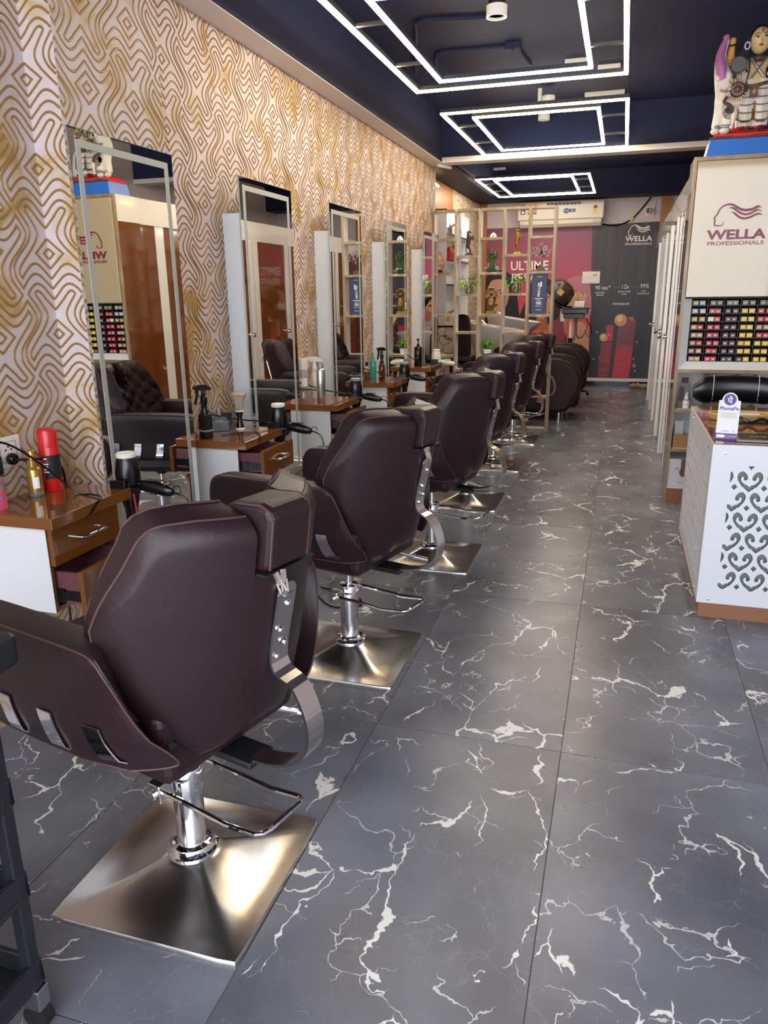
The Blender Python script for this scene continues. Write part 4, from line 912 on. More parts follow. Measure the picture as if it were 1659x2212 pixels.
t = thing('clear_bag', 'crumpled clear plastic bag of small parts in the cardboard tray', 'bag', (CX0+.21, CY+.12, .38)); MB().ell((0, 0, .055), (.07, .05, .055), 12, 8).build('bag', M_clear, t); MB().ell((.0, 0, .03), (.055, .035, .03), 9, 6).build('contents', mat('contents_grey', '#70757a', .5), t)
t = thing('mask_box', 'white carton with a red ring and number three on the bottom shelf', 'box', (CX0+.02, CY+.012, .1145))
sbox('carton', mat('carton_white', '#ddd8da', .4), (0, 0, 0), (.25, .2, .185), t, .001)
g3 = mat('print_grey', '#55565a', .5); sbox('label_print', g3, (.074, -.0008, .10), (.118, 0, .185), t); MB().ribbon([(.096+.026*math.cos(2*math.pi*i/28), .098+.030*math.sin(2*math.pi*i/28)) for i in range(28)], .006, lambda a, b, d: (a, -d, b), .0, .0014, True).build('red_ring', M_red, t)
MB().prism([(.096+.023*math.cos(2*math.pi*i/24), .098+.027*math.sin(2*math.pi*i/24)) for i in range(24)], lambda a, b, d: (a, -d, b), .0, .001).build('label_print', g3, t)
text('label_print', 'PR', .022, face_y(.052, -.0006, .118), g3, t, .0003); text('label_print', 'FE', .022, face_y(.138, -.0006, .118), g3, t, .0003); text('label_print', '3', .05, face_y(.132, -.0006, .072), g3, t, .0003); text('label_print', 'POWER MASK', .018, face_y(.12, -.0006, .025), mat('print_rose', '#9a7f84', .5), t, .0003)
M_gg = mat('green_glass', '#b9cf7a', .08, trans=.6)
for k, (x, z, lb) in enumerate(((.21, 0, 'green glass vase on the upper cabinet shelf, leftmost'), (.285, -.02, 'small yellow green glass jar on the upper cabinet shelf, second from the left'), (.34, -.02, 'small green glass jar on the upper cabinet shelf, third from the left'), (.395, 0, 'green glass goblet on the upper cabinet shelf, fourth from the left'), (.50, 0, 'green glass vase on the upper cabinet shelf, rightmost'))):
    t = thing('glass_vase', lb, 'vase', (CX0+x, CY+.17, .632), 0, 'green glassware behind the black chair')
    if k in (1, 2): MB().lathe([(.022, 0), (.024, .004), (.024, .19), (.02, .195)], n=16).build('glass', M_gg if k != 1 else mat('yellow_glass', '#c4b84e', .1, trans=.5), t)
    else: MB().lathe([(.03, 0), (.03, .005), (.007, .02), (.006, .12), (.022, .165), (.024, .19), (.012, .205), (.016, .215)], n=16).build('glass', M_gg, t)
# ================================================================ STATUE on the cabinet
t = thing('statue', 'painted statue of a robed figure standing by a white elephant on a blue base', 'statue', (.655, 5.43, 2.14)); ST = t
M_pl = mat('plaster_white', '#d8d0c4', .45); M_skin = mat('plaster_skin', '#d6bd84', .45); M_pink = mat('plaster_pink', '#b06aa0', .4); M_sred = mat('plaster_red', '#d8383a', .35); M_sblue = mat('plaster_blue', '#2f6fc4', .4); M_gd = mat('bead_gold', '#a5823c', .35, .7); M_br = mat('bead_brown', '#5a3a34', .5); M_sil = mat('bead_silver', '#8e8a86', .35, .6); M_hair = mat('hair_black', '#15131a', .5); M_or = mat('plaster_orange', '#d79a4e', .45)
mb = MB(); mb.loft([[(-.245, -.14, 0), (.245, -.14, 0), (.245, .12, 0), (-.245, .12, 0)], [(-.225, -.125, .10), (.225, -.125, .10), (.225, .11, .10), (-.225, .11, .10)]]); mb.build('base', M_sblue, t, .004)
mb = MB(); mb.loft([[(-.222, -.122, .10), (.222, -.122, .10), (.222, .11, .10), (-.222, .11, .10)], [(-.205, -.11, .128), (.205, -.11, .128), (.205, .1, .128), (-.205, .1, .128)], [(-.16, -.06, .15), (.16, -.06, .15), (.16, .08, .15), (-.16, .08, .15)]]); mb.ell((-.06, -.01, .14), (.055, .05, .055), 12, 8); mb.build('red_ground', M_sred, t)
mb = MB()
for x in [-.225+.0125*i for i in range(37)]: mb.ell((x, -.124, .105+.004*math.sin(x*30)), .0085, 6, 4)
b = mb.build('bead_trim', M_br, t); b['kind'] = 'stuff'
def skinned(name, verts, edges, radii, m_, parent, sub=2, root=0):
    me = bpy.data.meshes.new(name); me.from_pydata(verts, edges, []); o = bpy.data.objects.new(name, me); COL.objects.link(o)
    md = o.modifiers.new('skin', 'SKIN'); sv = me.skin_vertices[0].data
    for i, r_ in enumerate(radii): sv[i].radius = (r_, r_) if not isinstance(r_, tuple) else r_; sv[i].use_root = (i == root)
    md.use_smooth_shade = True; s2 = o.modifiers.new('sub', 'SUBSURF'); s2.levels = sub; s2.render_levels = sub
    dg = bpy.context.evaluated_depsgraph_get(); m2 = bpy.data.meshes.new_from_object(o.evaluated_get(dg)); bpy.data.objects.remove(o)
    for p in m2.polygons: p.use_smooth = True
    m2.materials.clear(); m2.materials.append(m_); o = bpy.data.objects.new(name, m2); COL.objects.link(o)
    if parent: o.parent = parent
    return o
# elephant, front view, trunk raised
EV = [(-.13, .03, .33), (-.135, -.03, .36), (-.165, -.055, .40), (-.185, -.085, .44), (-.205, -.09, .49), (-.212, -.09, .54), (-.200, -.09, .585), (-.190, -.09, .615), (-.188, -.09, .640),
      (-.185, -.045, .27), (-.188, -.055, .20), (-.196, -.06, .150), (-.135, -.06, .27), (-.140, -.075, .20), (-.150, -.08, .148), (.02, .05, .33), (.14, .05, .32), (.17, .03, .24), (.18, .03, .155)]
EE = [(0, 1), (1, 2), (2, 3), (3, 4), (4, 5), (5, 6), (6, 7), (7, 8), (0, 9), (9, 10), (10, 11), (0, 12), (12, 13), (13, 14), (0, 15), (15, 16), (16, 17), (17, 18)]
ER = [.085, .085, .068, .056, .04, .031, .024, .020, .022, .04, .034, .036, .04, .034, .034, .09, .085, .04, .036]
skinned('elephant_body', EV, EE, ER, M_pl, t)
mb = MB()
mb.tube(cr([(-.188, -.10, .425), (-.207, -.117, .49), (-.216, -.112, .54), (-.206, -.108, .585), (-.197, -.103, .615), (-.190, -.101, .637)], 4), .030, 10, taper=[1.05+.0*i if i < 4 else max(.45, 1.05-.042*(i-3)) for i in range(21)]); mb.ell((-.189, -.092, .643), (.019, .017, .016), 10, 7); mb.build('pink_trunk', M_pink, t)
mb = MB(); mb.ell((-.213, -.118, .432), (.012, .010, .022), 8, 6); mb.ell((-.158, -.125, .435), (.013, .010, .026), 8, 6); mb.build('tusk', M_pl, t)
mb = MB(); mb.ell((-.128, -.112, .427), (.012, .005, .008), 8, 6); mb.build('elephant_eye', M_hair, t)
for s_ in (0,): 
    mb = MB(); mb.ell((-.085, -.05, .40), (.055, .012, .075), 12, 8); mb.build('elephant_ear', M_pl, t)
mb = MB()
for (x0, z0, x1, z1, y) in ((-.205, .172, -.18, .17, -.098), (-.175, .17, -.125, .168, -.118)): mb.tube([(x0, y, z0), ((x0+x1)/2, y-.006, z0-.002), (x1, y, z1)], .008, 6)
mb.tube(cr([(-.195, -.10, .365), (-.165, -.135, .355), (-.12, -.135, .375), (-.09, -.10, .385)], 4), .007, 6); mb.build('elephant_anklet', M_sil, t)
mb = MB(); mb.ell((-.202, -.085, .148), (.026, .026, .020), 10, 6); mb.ell((-.152, -.105, .146), (.030, .028, .020), 10, 6); mb.build('elephant_toes', M_pl, t)
# figure: one continuous body
FV = [(0, -.03, .40), (0, -.035, .455), (0, -.03, .515), (0, -.035, .545), (-.055, -.03, .515), (-.105, -.045, .455), (-.10, -.09, .43), (.055, -.03, .515), (.095, -.05, .45), (.05, -.095, .435), (-.035, -.035, .36), (-.045, -.045, .26), (-.045, -.05, .165), (.035, -.035, .36), (.04, -.045, .26), (.035, -.05, .165), (-.05, -.085, .155), (.035, -.085, .155)]
FE_ = [(0, 1), (1, 2), (2, 3), (2, 4), (4, 5), (5, 6), (2, 7), (7, 8), (8, 9), (0, 10), (10, 11), (11, 12), (12, 16), (0, 13), (13, 14), (14, 15), (15, 17)]
FR = [.05, .045, .05, .018, .022, .019, .014, .022, .019, .014, .04, .032, .02, .04, .032, .02, .015, .015]
skinned('figure_body', FV, FE_, FR, M_skin, t)
mb = MB(); mb.ell((0, -.045, .592), (.040, .042, .053), 18, 14); mb.ell((0, -.088, .583), (.006, .009, .013), 8, 6); h = mb.build('figure_head', M_skin, t)
mb = MB()
for s_ in (-1, 1): mb.ell((s_*.017, -.0845, .596), (.0085, .003, .0042), 8, 6)
mb.build('eye', M_pl, h); mb = MB()
for s_ in (-1, 1): mb.ell((s_*.017, -.0868, .596), (.004, .002, .004), 8, 6); mb.tube([(s_*.007, -.086, .608), (s_*.018, -.0855, .613), (s_*.029, -.0785, .608)], .0017, 5); mb.tube([(s_*.008, -.087, .5985), (s_*.017, -.0875, .602), (s_*.028, -.083, .598)], .0012, 5)
mb.build('brow', M_hair, h); mb = MB(); mb.ell((0, -.084, .566), (.010, .004, .0045), 8, 6); mb.ell((0, -.086, .622), (.004, .003, .010), 8, 6); mb.build('lips', mat('lip_red', '#a3243a', .4), h)
mb = MB(); mb.ell((0, -.022, .607), (.047, .045, .052), 16, 12)
for s_ in (-1, 1): mb.tube(cr([(s_*.042, -.03, .61), (s_*.056, -.025, .57), (s_*.062, -.02, .53), (s_*.055, -.01, .50)], 4), .016, 8)
mb.build('hair', M_hair, h)
for s_ in (-1, 1):
    mb = MB(); mb.ribbon([(s_*.053+.010*math.cos(2*math.pi*i/12), .572+.014*math.sin(2*math.pi*i/12)) for i in range(12)], .006, lambda a, b, d: (a, -.058-d, b), 0, .005, True)
    mb.build('earring', mat('lilac', '#c9b4cc', .3), h)
HS = Matrix.Translation((0, -.045, .60)) @ Matrix.Scale(1.32, 4) @ Matrix.Translation((0, .045, -.575))
for q_ in [h]+list(h.children): q_.data.transform(HS)
# robe: two draped pleated legs
def robe(cx, w, zt, zb, parent):
    rings = []
    for k in range(11):
        f = k/10; z = zt+(zb-zt)*f; ww = w*(1+.25*f-.35*max(0, f-.75)*2); 
        rings.append([(cx*(1-.1*(1-f))+(ww*(1+.05*math.sin(7*2*math.pi*j/28)))*math.cos(2*math.pi*j/28), -.045+(ww*.85*(1+.06*math.sin(7*2*math.pi*j/28)))*math.sin(2*math.pi*j/28), z+.012*(math.cos(2*math.pi*j/28)*.2)) for j in range(28)])
    mb = MB(); mb.loft(rings); return mb.build('robe', M_pl, parent)
for cx in (-.043, .040):
    rb = robe(cx, .043, .415, .168, t); mb = MB()
    for k in range(5):
        z = .375-.042*k; mb.tube([(cx-.042-.003*k, -.075, z), (cx-.02, -.093-.003*k, z-.014), (cx+.02, -.093-.003*k, z-.014), (cx+.042+.003*k, -.075, z)], .0028, 5)
    mb.build('chain_trim', M_sil, rb)
    mb = MB(); mb.tube([(cx-.045, -.075, .26), (cx-.045, -.085, .21), (cx-.02, -.10, .188), (cx+.02, -.10, .188), (cx+.047, -.085, .21), (cx+.045, -.075, .30)], .005, 6); mb.build('gold_trim', M_gd, rb)
mb = MB(); mb.tube(cr([(-.07, -.085, .385), (-.03, -.10, .375), (.03, -.10, .385), (.07, -.085, .395)], 4), .009, 6); mb.build('belt', M_br, t)
mb = MB(); mb.prism([(-.030, .375), (.004, .375), (.008, .315), (-.034, .315)], lambda a, b, d: (a, -d, b), .10, .112); mb.build('apron_panel', M_br, t); mb = MB(); mb.prism([(-.024, .345), (-.013, .36), (-.002, .345), (-.013, .325)], lambda a, b, d: (a, -d, b), .112, .116); mb.build('apron_jewel', M_gd, t)
# sash, cross belts, bead strings, garlands
mb = MB(); mb.tube(cr([(-.045, -.085, .525), (-.01, -.097, .475), (.03, -.09, .425)], 4), .007, 6); mb.tube(cr([(.04, -.085, .525), (.005, -.1, .475), (-.035, -.09, .42)], 4), .007, 6); mb.build('cross_belt', M_sil, t)
mb = MB()
for k in range(14): mb.ell((-.052+.004*math.sin(k*.5), -.082-.004*math.sin(k*.22), .52-.0125*k), .0055, 6, 5)
for k in range(9): mb.ell((.062, -.075, .51-.0125*k), .0045, 6, 5)
b = mb.build('bead_string', M_hair, t)
mb = MB(); mb.ell((0, -.06, .525), (.042, .028, .018), 12, 8); mb.build('necklace', M_br, t)
# drum disc, emblem with rays, raised hand
mb = MB(); mb.lathe([(.0001, -.012), (.040, -.012), (.042, -.008), (.042, .012), (.0001, .012)], c=(-.112, -.115, .49), n=24, axis='y'); mb.build('mirror_disc', mat('disc_grey', '#7d7a76', .2, .6), t)
mb = MB()
for k in range(22):
    a = 2*math.pi*k/22; mb.cyl((-.112+.04*math.cos(a), -.11, .49+.04*math.sin(a)), (-.112+.062*math.cos(a), -.11, .49+.062*math.sin(a)), .003, .001, 5)
mb.build('disc_fringe', M_br, t)
mb = MB(); mb.lathe([(.0001, -.012), (.036, -.010), (.042, 0), (.0001, .004)], c=(-.105, -.135, .355), n=24, axis='y'); mb.build('sun_emblem', mat('emblem_navy', '#2c2440', .35), t)
mb = MB()
for k in range(24):
    a = 2*math.pi*k/24; mb.cyl((-.105+.04*math.cos(a), -.133, .355+.04*math.sin(a)), (-.105+(.062+.008*(k % 2))*math.cos(a), -.133, .355+(.062+.008*(k % 2))*math.sin(a)), .004, .001, 5)
mb.ell((-.105, -.147, .355), .010, 8, 6); mb.build('emblem_ray', M_gd, t)
mb = MB()
for k in range(12): a = 2*math.pi*k/12; mb.ell((-.105+.028*math.cos(a), -.146, .355+.028*math.sin(a)), .0052, 6, 5)
mb.build('emblem_bead', mat('emblem_orange', '#d8833e', .35), t)
skinned('raised_arm', [(-.125, -.04, .47), (-.150, -.06, .50), (-.155, -.07, .56), (-.152, -.075, .60), (-.150, -.075, .645)], [(0, 1), (1, 2), (2, 3), (3, 4)], [.028, .026, .022, .016, .020], M_or, t)
mb = MB(); mb.tube([(-.172, -.085, .60), (-.155, -.098, .597), (-.136, -.085, .602)], .005, 6); mb.build('bracelet', M_hair, t)
mb = MB(); mb.tube(cr([(-.155, -.105, .33), (-.17, -.11, .30), (-.135, -.13, .275), (-.115, -.13, .235), (-.105, -.125, .205)], 4), .010, 6); mb.build('sash_end', M_br, t)
mb = MB(); mb.tube(cr([(-.105, -.12, .26), (-.11, -.13, .21), (-.115, -.13, .165)], 4), .016, 8, taper=[.7, .9, 1, 1.05, 1, .8, .55, .5, .45]); mb.ell((-.118, -.13, .160), (.012, .012, .012), 8, 6); mb.build('mace', M_pl, t)
mb = MB(); mb.ell((-.06, -.115, .15), (.022, .03, .012), 8, 6); mb.ell((.035, -.115, .15), (.022, .03, .012), 8, 6); mb.build('shoe', mat('shoe_red', '#8d1226', .4), t)
t = thing('lantern', 'dark metal lantern on the cabinet top, seen only in the nearest mirror', 'lantern', (.52, 5.49, 2.14)) if False else None
# ================================================================ RECEPTION COUNTER
KX0, KX1, KY0, KY1, KH = .40, 1.35, 3.315, 4.42, .772
t = thing('reception_counter', 'white laser cut reception counter with reddish wood top on a brown plinth', 'counter', (KX0, KY0, 0))
kw, kd = KX1-KX0, KY1-KY0
M_top = mat('counter_wood', '#7a4a35', .1, coat=.5); noisecol(M_top, [(.3, '#5d3325'), (.55, '#87533b'), (.75, '#9c6b4c')], 7, stretch=(.4, 6, 1), distort=1)
M_ply = mat('plywood_edge', '#b39a78', .6); M_pan = mat('panel_white', '#dcdde2', .35); M_gap = mat('cutout_backing', '#6e7470', .5)
mb = MB(); mb.m = 0; mb.box(.0, .0, KH-.004, kw, kd, KH); mb.m = 1; mb.box(.0, .0, KH-.022, kw, kd, KH-.004); mb.build('counter_top', [M_top, M_ply], t)
sbox('plinth', M_plinth, (.008, .012, 0), (kw, kd-.02, .078), t)
mb = MB(); mb.box(.014, .014, .078, kw, .024, KH-.023); mb.box(.014, .024, .078, .024, kd-.01, KH-.023); mb.build('backing_board', M_gap, t)
HALF = [(0, -.052), (.018, -.036), (.020, -.031), (.026, -.030), (.036, -.016), (.046, .002), (.050, .018), (.046, .034), (.036, .044), (.026, .043), (.016, .034), (.010, .022), (.008, .010), (.012, .003), (.020, .002), (.025, .008), (.024, .015), (.028, .020), (.033, .016), (.035, .006), (.031, -.004), (.022, -.012), (.017, -.018), (.010, -.018), (0, -.028)]
def cut_panel(w, h, x0, x1, z0, z1, pitch_x=.112, pitch_z=.0875):
    from mathutils.geometry import delaunay_2d_cdt
    holes = []
    def clipadd(poly):
        for ax, lim, sg in ((0, x0, 1), (0, x1, -1), (1, z0, 1), (1, z1, -1)):
            out = []
            for i in range(len(poly)):
                a, b = poly[i-1], poly[i]; ia, ib = sg*(a[ax]-lim) >= 0, sg*(b[ax]-lim) >= 0
                if ia != ib:
                    f = (lim-a[ax])/(b[ax]-a[ax]); out.append((a[0]+(b[0]-a[0])*f, a[1]+(b[1]-a[1])*f))
                if ib: out.append(b)
            poly = out
            if len(poly) < 3: return
        ar = abs(sum(poly[i-1][0]*poly[i][1]-poly[i][0]*poly[i-1][1] for i in range(len(poly))))/2
        if ar > 1.2e-5: holes.append(poly)
    row = 0; z = z1-.062
    while z > z0-.06:
        x = x0+.075+(0 if row % 2 == 0 else -pitch_x/2)-pitch_x
        while x < x1+.08:
            clipadd([(x+a*.98, z+b*.9) for a, b in HALF] + [(x-a*.98, z+b*.9) for a, b in HALF[-2:0:-1]])
            clipadd([(x, z+.047), (x+.012, z+.060), (x, z+.073), (x-.012, z+.060)])
            x += pitch_x
        z -= pitch_z; row += 1
    V = [Vector(p) for p in ((0, 0), (w, 0), (w, h), (0, h))]; F = [[0, 1, 2, 3]]
    for hl in holes: F.append(list(range(len(V), len(V)+len(hl)))); V += [Vector(p) for p in hl]
    ov, oe, of, _, _, orig = delaunay_2d_cdt(V, [], F, 1, 1e-6)
    keep = [f for f, q in zip(of, orig) if list(q) == [0]]
    cnt = {}
    for f in keep:
        for i in range(len(f)): e = (f[i], f[(i+1) % len(f)]); cnt[tuple(sorted(e))] = cnt.get(tuple(sorted(e)), 0)+1
    n = len(ov); vs = [(p.x, p.y, .003) for p in ov]+[(p.x, p.y, -.003) for p in ov]
    fs = [tuple(f) for f in keep]+[tuple(i+n for i in reversed(f)) for f in keep]
    for f in keep:
        for i in range(len(f)):
            a, b = f[i], f[(i+1) % len(f)]
            if cnt[tuple(sorted((a, b)))] == 1: fs.append((b, a, a+n, b+n))
    me = bpy.data.meshes.new('cut_panel'); me.from_pydata(vs, [], fs); me.update(); return me
me = cut_panel(kw+.006, .696, .078, kw-.064, .070, .612); me.transform(Matrix.Translation((-.006, -.0035, .0735)) @ Matrix.Rotation(R(90), 4, 'X')); me.materials.clear(); me.materials.append(M_pan); o = bpy.data.objects.new('front_panel', me); COL.objects.link(o); o.parent = t
me = cut_panel(kd, .696, .10, kd-.09, .070, .612); me.transform(Matrix.Translation((-.0035, kd, .0735)) @ Matrix.Rotation(R(-90), 4, 'Z') @ Matrix.Rotation(R(90), 4, 'X')); me.materials.clear(); me.materials.append(M_pan); o = bpy.data.objects.new('side_panel', me); COL.objects.link(o); o.parent = t
sbox('panel_spacer', M_ply, (.0062, .0062, .08), (.0135, .0135, KH-.023), t)
for x, z in ((.042, .735), (.040, .092)):
    MB().lathe([(.0001, -.005), (.006, -.004), (.0075, 0)], c=(x, -.0065, z), n=12, axis='y').build('screw', M_chrome, t)
for y, z in ((.12, .735), (.9, .735), (.12, .092)): MB().lathe([(.0001, -.004), (.006, -.003), (.0075, 0)], c=(-.0065, y, z), n=12, axis='x').build('screw', M_chrome, t)
# things on the counter
t = thing('payment_stand', 'white payment stand with purple logo propped at the near corner of the counter', 'stand', (.452, 3.415, KH+.001), R(-8))
M_pur = mat('purple_print', '#4b2c93', .35)
pts = [(-.042, 0), (.042, 0), (.042, .163), (.030, .166)] + [(.030*math.cos(R(a)), .166+.032*math.sin(R(a))) for a in range(10, 171, 16)] + [(-.030, .166), (-.042, .163)]
tilt = Matrix.Rotation(R(-16), 4, 'X')
mb = MB(); mb.X = tilt; mb.prism(pts, lambda a, b, d: (a, d, b), 0, .003); mb.build('card', mat('card_white', '#e6e6ea', .25), t)
mb = MB(); mb.X = tilt; mb.box(-.042, -.0008, .0, .042, 0, .026); mb.build('purple_band', M_pur, t); mb = MB(); mb.X = tilt; mb.prism([(.024*math.cos(R(a)), .168+.024*math.sin(R(a))) for a in range(0, 360, 15)], lambda a, b, d: (a, d, b), -.0008, 0); mb.build('purple_print', M_pur, t)
mb = MB(); mb.X = tilt; mb.prism([(-.038, .007), (-.01, .007), (-.004, .013), (-.01, .020), (-.038, .020)], lambda a, b, d: (a, d, b), -.0014, -.0008); mb.build('white_tab', M_white_t, t)
TT = lambda x, z: tilt @ face_y(x, -.0012, z)
text('label_print', 'PhonePe', .021, TT(0, .130), M_pur, t, .0003, bold=.0004); text('label_print', '\u092a\u0947', .034, TT(0, .163), M_white_t, t, .0003, bold=.0006)
text('label_print', 'scan & pay', .0065, TT(-.006, .036), M_pur, t, .0002); text('label_print', 'UPI', .0065, TT(.025, .036), M_pur, t, .0002); text('label_print', 'No extra charges for\npayments by UPI', .0058, TT(.018, .0135), M_white_t, t, .0002)
mb = MB(); mb.prism([(0, 0), (.045, .0), (.045, .002), (.0, .002)], lambda a, b, d: (d, a+.004, b), -.038, .038); mb.X = Matrix.Translation((0, .045, .0)) @ Matrix.Rotation(R(12), 4, 'X'); mb.box(-.03, -.0015, .002, .03, .0015, .11); mb.X = Matrix(); mb.build('foot_prop', M_whitep, t)
t = thing('woven_tray', 'oval woven straw tray in the middle of the counter', 'tray', (.575, 3.98, KH))
M_straw = mat('straw', '#c9a865', .6); bump(M_straw, 160, .6, .003); mb = MB(); ov = lambda s_: [(.135*s_*math.copysign(abs(math.cos(2*math.pi*i/32))**.7, math.cos(2*math.pi*i/32)), .075*s_*math.sin(2*math.pi*i/32)) for i in range(32)]
mb.prism(ov(.92), lambda a, b, d: (a, b, d), .001, .006); mb.build('tray_base', M_straw, t); mb = MB()
for z, s_ in ((.008, .95), (.018, .98), (.028, 1.0)): mb.tube([(a, b, z) for a, b in ov(s_)], .007, 6, closed=True)
mb.build('tray_rim', M_straw, t)
o = sbox('white_remote', M_whitep, (-.07, -.02, .007), (.07, .02, .03), None, .008); o.location = (.60, 4.0, KH); tag(o, 'white remote lying in the straw tray', 'remote')
t = thing('comb', 'black wide comb lying on the counter in front of the straw tray', 'comb', (.62, 3.865, KH), .1); mb = MB(); mb.box(-.06, .008, .001, .10, .02, .007)
for k in range(20): mb.box(-.058+.008*k, -.014, .0015, -.0545+.008*k, .008, .006)
mb.build('comb_body', M_black, t); sbox('comb_handle', M_black, (.10, .006, .001), (.16, .022, .008), t, .003)
rod('black_cable', cr([(.53, 3.86, KH+.008), (.56, 3.845, KH+.03), (.60, 3.835, KH+.012), (.65, 3.82, KH+.03), (.70, 3.83, KH+.01), (.76, 3.82, KH+.01)], 6), .007, M_black, 'tangled black cable in front of the straw tray on the counter', 'cable')
t = thing('clear_card_holder', 'black desk notice with yellow lettering lying in a clear frame on the counter', 'notice', (.575, 3.47, KH), -.03)
sbox('clear_frame', mat('acrylic', '#b9b4ae', .08, trans=.5), (-.085, -.10, .001), (.17, .10, .010), t, .002); sbox('black_card', M_black, (-.07, -.085, .0105), (.16, .055, .012), t)
yp = mat('yellow_print', '#c9c234', .5); text('label_print', 'PLEASE NOTE', .02, Matrix.Translation((.04, -.01, .0124)), yp, t, .0002); text('label_print', 'THANK YOU FOR VISITING', .012, Matrix.Translation((.04, -.04, .0124)), yp, t, .0002)
# black office chair behind the counter
t = thing('office_chair', 'black leather chair with white stitching behind the counter', 'chair', (.68, 4.80, 0), math.pi)
mb = MB()
def yb_(x, z): return -.20+.55*x*x
rings = []
for i in range(25):
    x = -.235+.47*i/24; e = max(0, abs(x)-.16)/.075; hz = .082*(1-.55*e*e); zc = .80-.012*(abs(x)/.235)**2; th = .04*(1-.35*e*e)
    rings.append([(x, yb_(x, 0)+th*math.cos(2*math.pi*j/14), zc+hz*math.copysign(abs(math.sin(2*math.pi*j/14))**.8, math.sin(2*math.pi*j/14))) for j in range(14)])
mb.loft(rings); bk = mb.build('backrest', mat('leather_black', '#0d0d0f', .28), t); bump(MATS['leather_black'], 70, .25, .0015)
mb = MB()
for x in (-.125, .125): mb.tube([(x, yb_(x, 0)+s_*.0405*math.cos(a)+.000, .798+.083*math.sin(a)) for a, s_ in [(R(q), 1) for q in range(-80, 261, 20)]], .0022, 5)
mb.build('white_stitching', M_white_t, bk)
mb = MB(); mb.box(-.23, -.2, .40, .23, .24, .50); mb.build('seat', MATS['leather_black'], t, .04, 3)
mb = MB(); mb.box(-.04, -.235, .36, .04, -.20, .76); mb.build('back_post', M_black, t, .006); mb = MB(); mb.cyl((0, 0, .08), (0, 0, .41), .028); mb.build('gas_lift', M_chrome, t)
mb = MB()
for k in range(5): a = 2*math.pi*k/5+.3; mb.cyl((0, 0, .09), (.2*math.cos(a), .2*math.sin(a), .06), .024, .016, 8); mb.ell((.2*math.cos(a), .2*math.sin(a), .028), (.022, .022, .028), 8, 6)
mb.build('star_base', M_black, t)
# ================================================================ SHELF PARTITION (Y 7.85 .. 7.99)
PXs = [-1.874, -1.645, -1.406, -1.162, -.918, -.676]; PY, PD = 7.85, .14
t = thing('shelf_partition', 'open grid shelf partition with white boards and gold edges, full of ornaments', 'shelf', (0, PY, 0))
def wboard(name, a, b, front):
    mb = MB(); mb.m = 0; mb.box(a[0], a[1]+.002, a[2], b[0], b[1], b[2]); mb.m = 1; mb.box(a[0], a[1], a[2], b[0], a[1]+.002, b[2]); return mb.build(name, [M_white, M_wood], t)
for x in PXs: wboard('post', (x-.012, 0, 0), (x+.012, PD, 2.16), True)
for i in range(5):
    x0, x1 = PXs[i]+.012, PXs[i+1]-.012
    wboard('top_rail', (x0, 0, 2.148), (x1, PD, 2.172), True)
    zs = (1.90, 1.573, 1.163, .754, .35, .02) if i % 2 == 0 else (1.738, 1.368, .992, .615, .02)
    for z in zs: wboard('shelf', (x0, 0, z-.024), (x1, PD, z), True)
IY = PY+.07
t = thing('salt_lamp', 'rough pink salt rock lamp on a black base, leftmost column of the partition', 'lamp', (-1.845, IY, 1.573)); M_salt = mat('salt_rock', '#a8735a', .7); noisecol(M_salt, [(.35, '#8c5745'), (.5, '#b17a5c'), (.65, '#c59a7c')], 22); bump(M_salt, 25, .8, .01)
mb = MB(); mb.loft([[(r_*math.cos(a)*(1+.08*math.sin(3*a+z*20)), r_*.8*math.sin(a), z) for a in [2*math.pi*i/18 for i in range(18)]] for r_, z in ((.03, .028), (.06, .035), (.066, .08), (.062, .14), (.05, .185), (.03, .205), (.008, .212))]); mb.build('rock', M_salt, t); MB().lathe([(.05, 0), (.055, .004), (.055, .024), (.045, .03)], n=20).build('base', M_blackm, t)
# rearing horses
def horse(loc, label, m_, base):
    t = thing('horse_figurine', label, 'figurine', loc, 0, 'rearing horse figurines')
    V = [(-.012, 0, .105), (-.008, 0, .14), (0, 0, .175), (-.012, 0, .20), (-.020, 0, .222), (-.005, 0, .228), (.018, 0, .212), (-.012, .008, .075), (.012, .008, .05), (-.004, .008, .022), (-.006, -.010, .075), (.020, -.010, .048), (.008, -.010, .020), (.025, .008, .165), (.040, .008, .185), (.045, .008, .165), (.028, -.008, .155), (.042, -.008, .16), (.038, -.008, .135), (-.03, 0, .09), (-.032, 0, .05), (-.024, 0, .02)]
    E_ = [(0, 1), (1, 2), (2, 3), (3, 4), (4, 5), (5, 6), (0, 7), (7, 8), (8, 9), (0, 10), (10, 11), (11, 12), (2, 13), (13, 14), (14, 15), (2, 16), (16, 17), (17, 18), (0, 19), (19, 20), (20, 21)]
    r_ = [.022, .023, .019, .014, .013, .012, .006, .013, .008, .006, .013, .008, .006, .008, .006, .005, .008, .006, .005, .007, .006, .004]
    skinned('horse_body', V, E_, r_, m_, t, 1)
    MB().box(-.038, -.03, 0, .038, .03, .012).box(-.03, -.024, .012, .03, .024, .022).build('base', base, t, .002)
    return t
M_hd = mat('bronze_dark', '#3a2620', .3, .3); M_hg = mat('bronze_gold', '#8a5a1c', .2, .5)
horse((-1.52, IY, 1.738), 'dark brown rearing horse figurine, top shelf of the second column', M_hd, M_hd); horse((-1.035, IY, 1.738), 'glossy gold brown rearing horse figurine, top shelf of the fourth column', M_hg, M_gd)
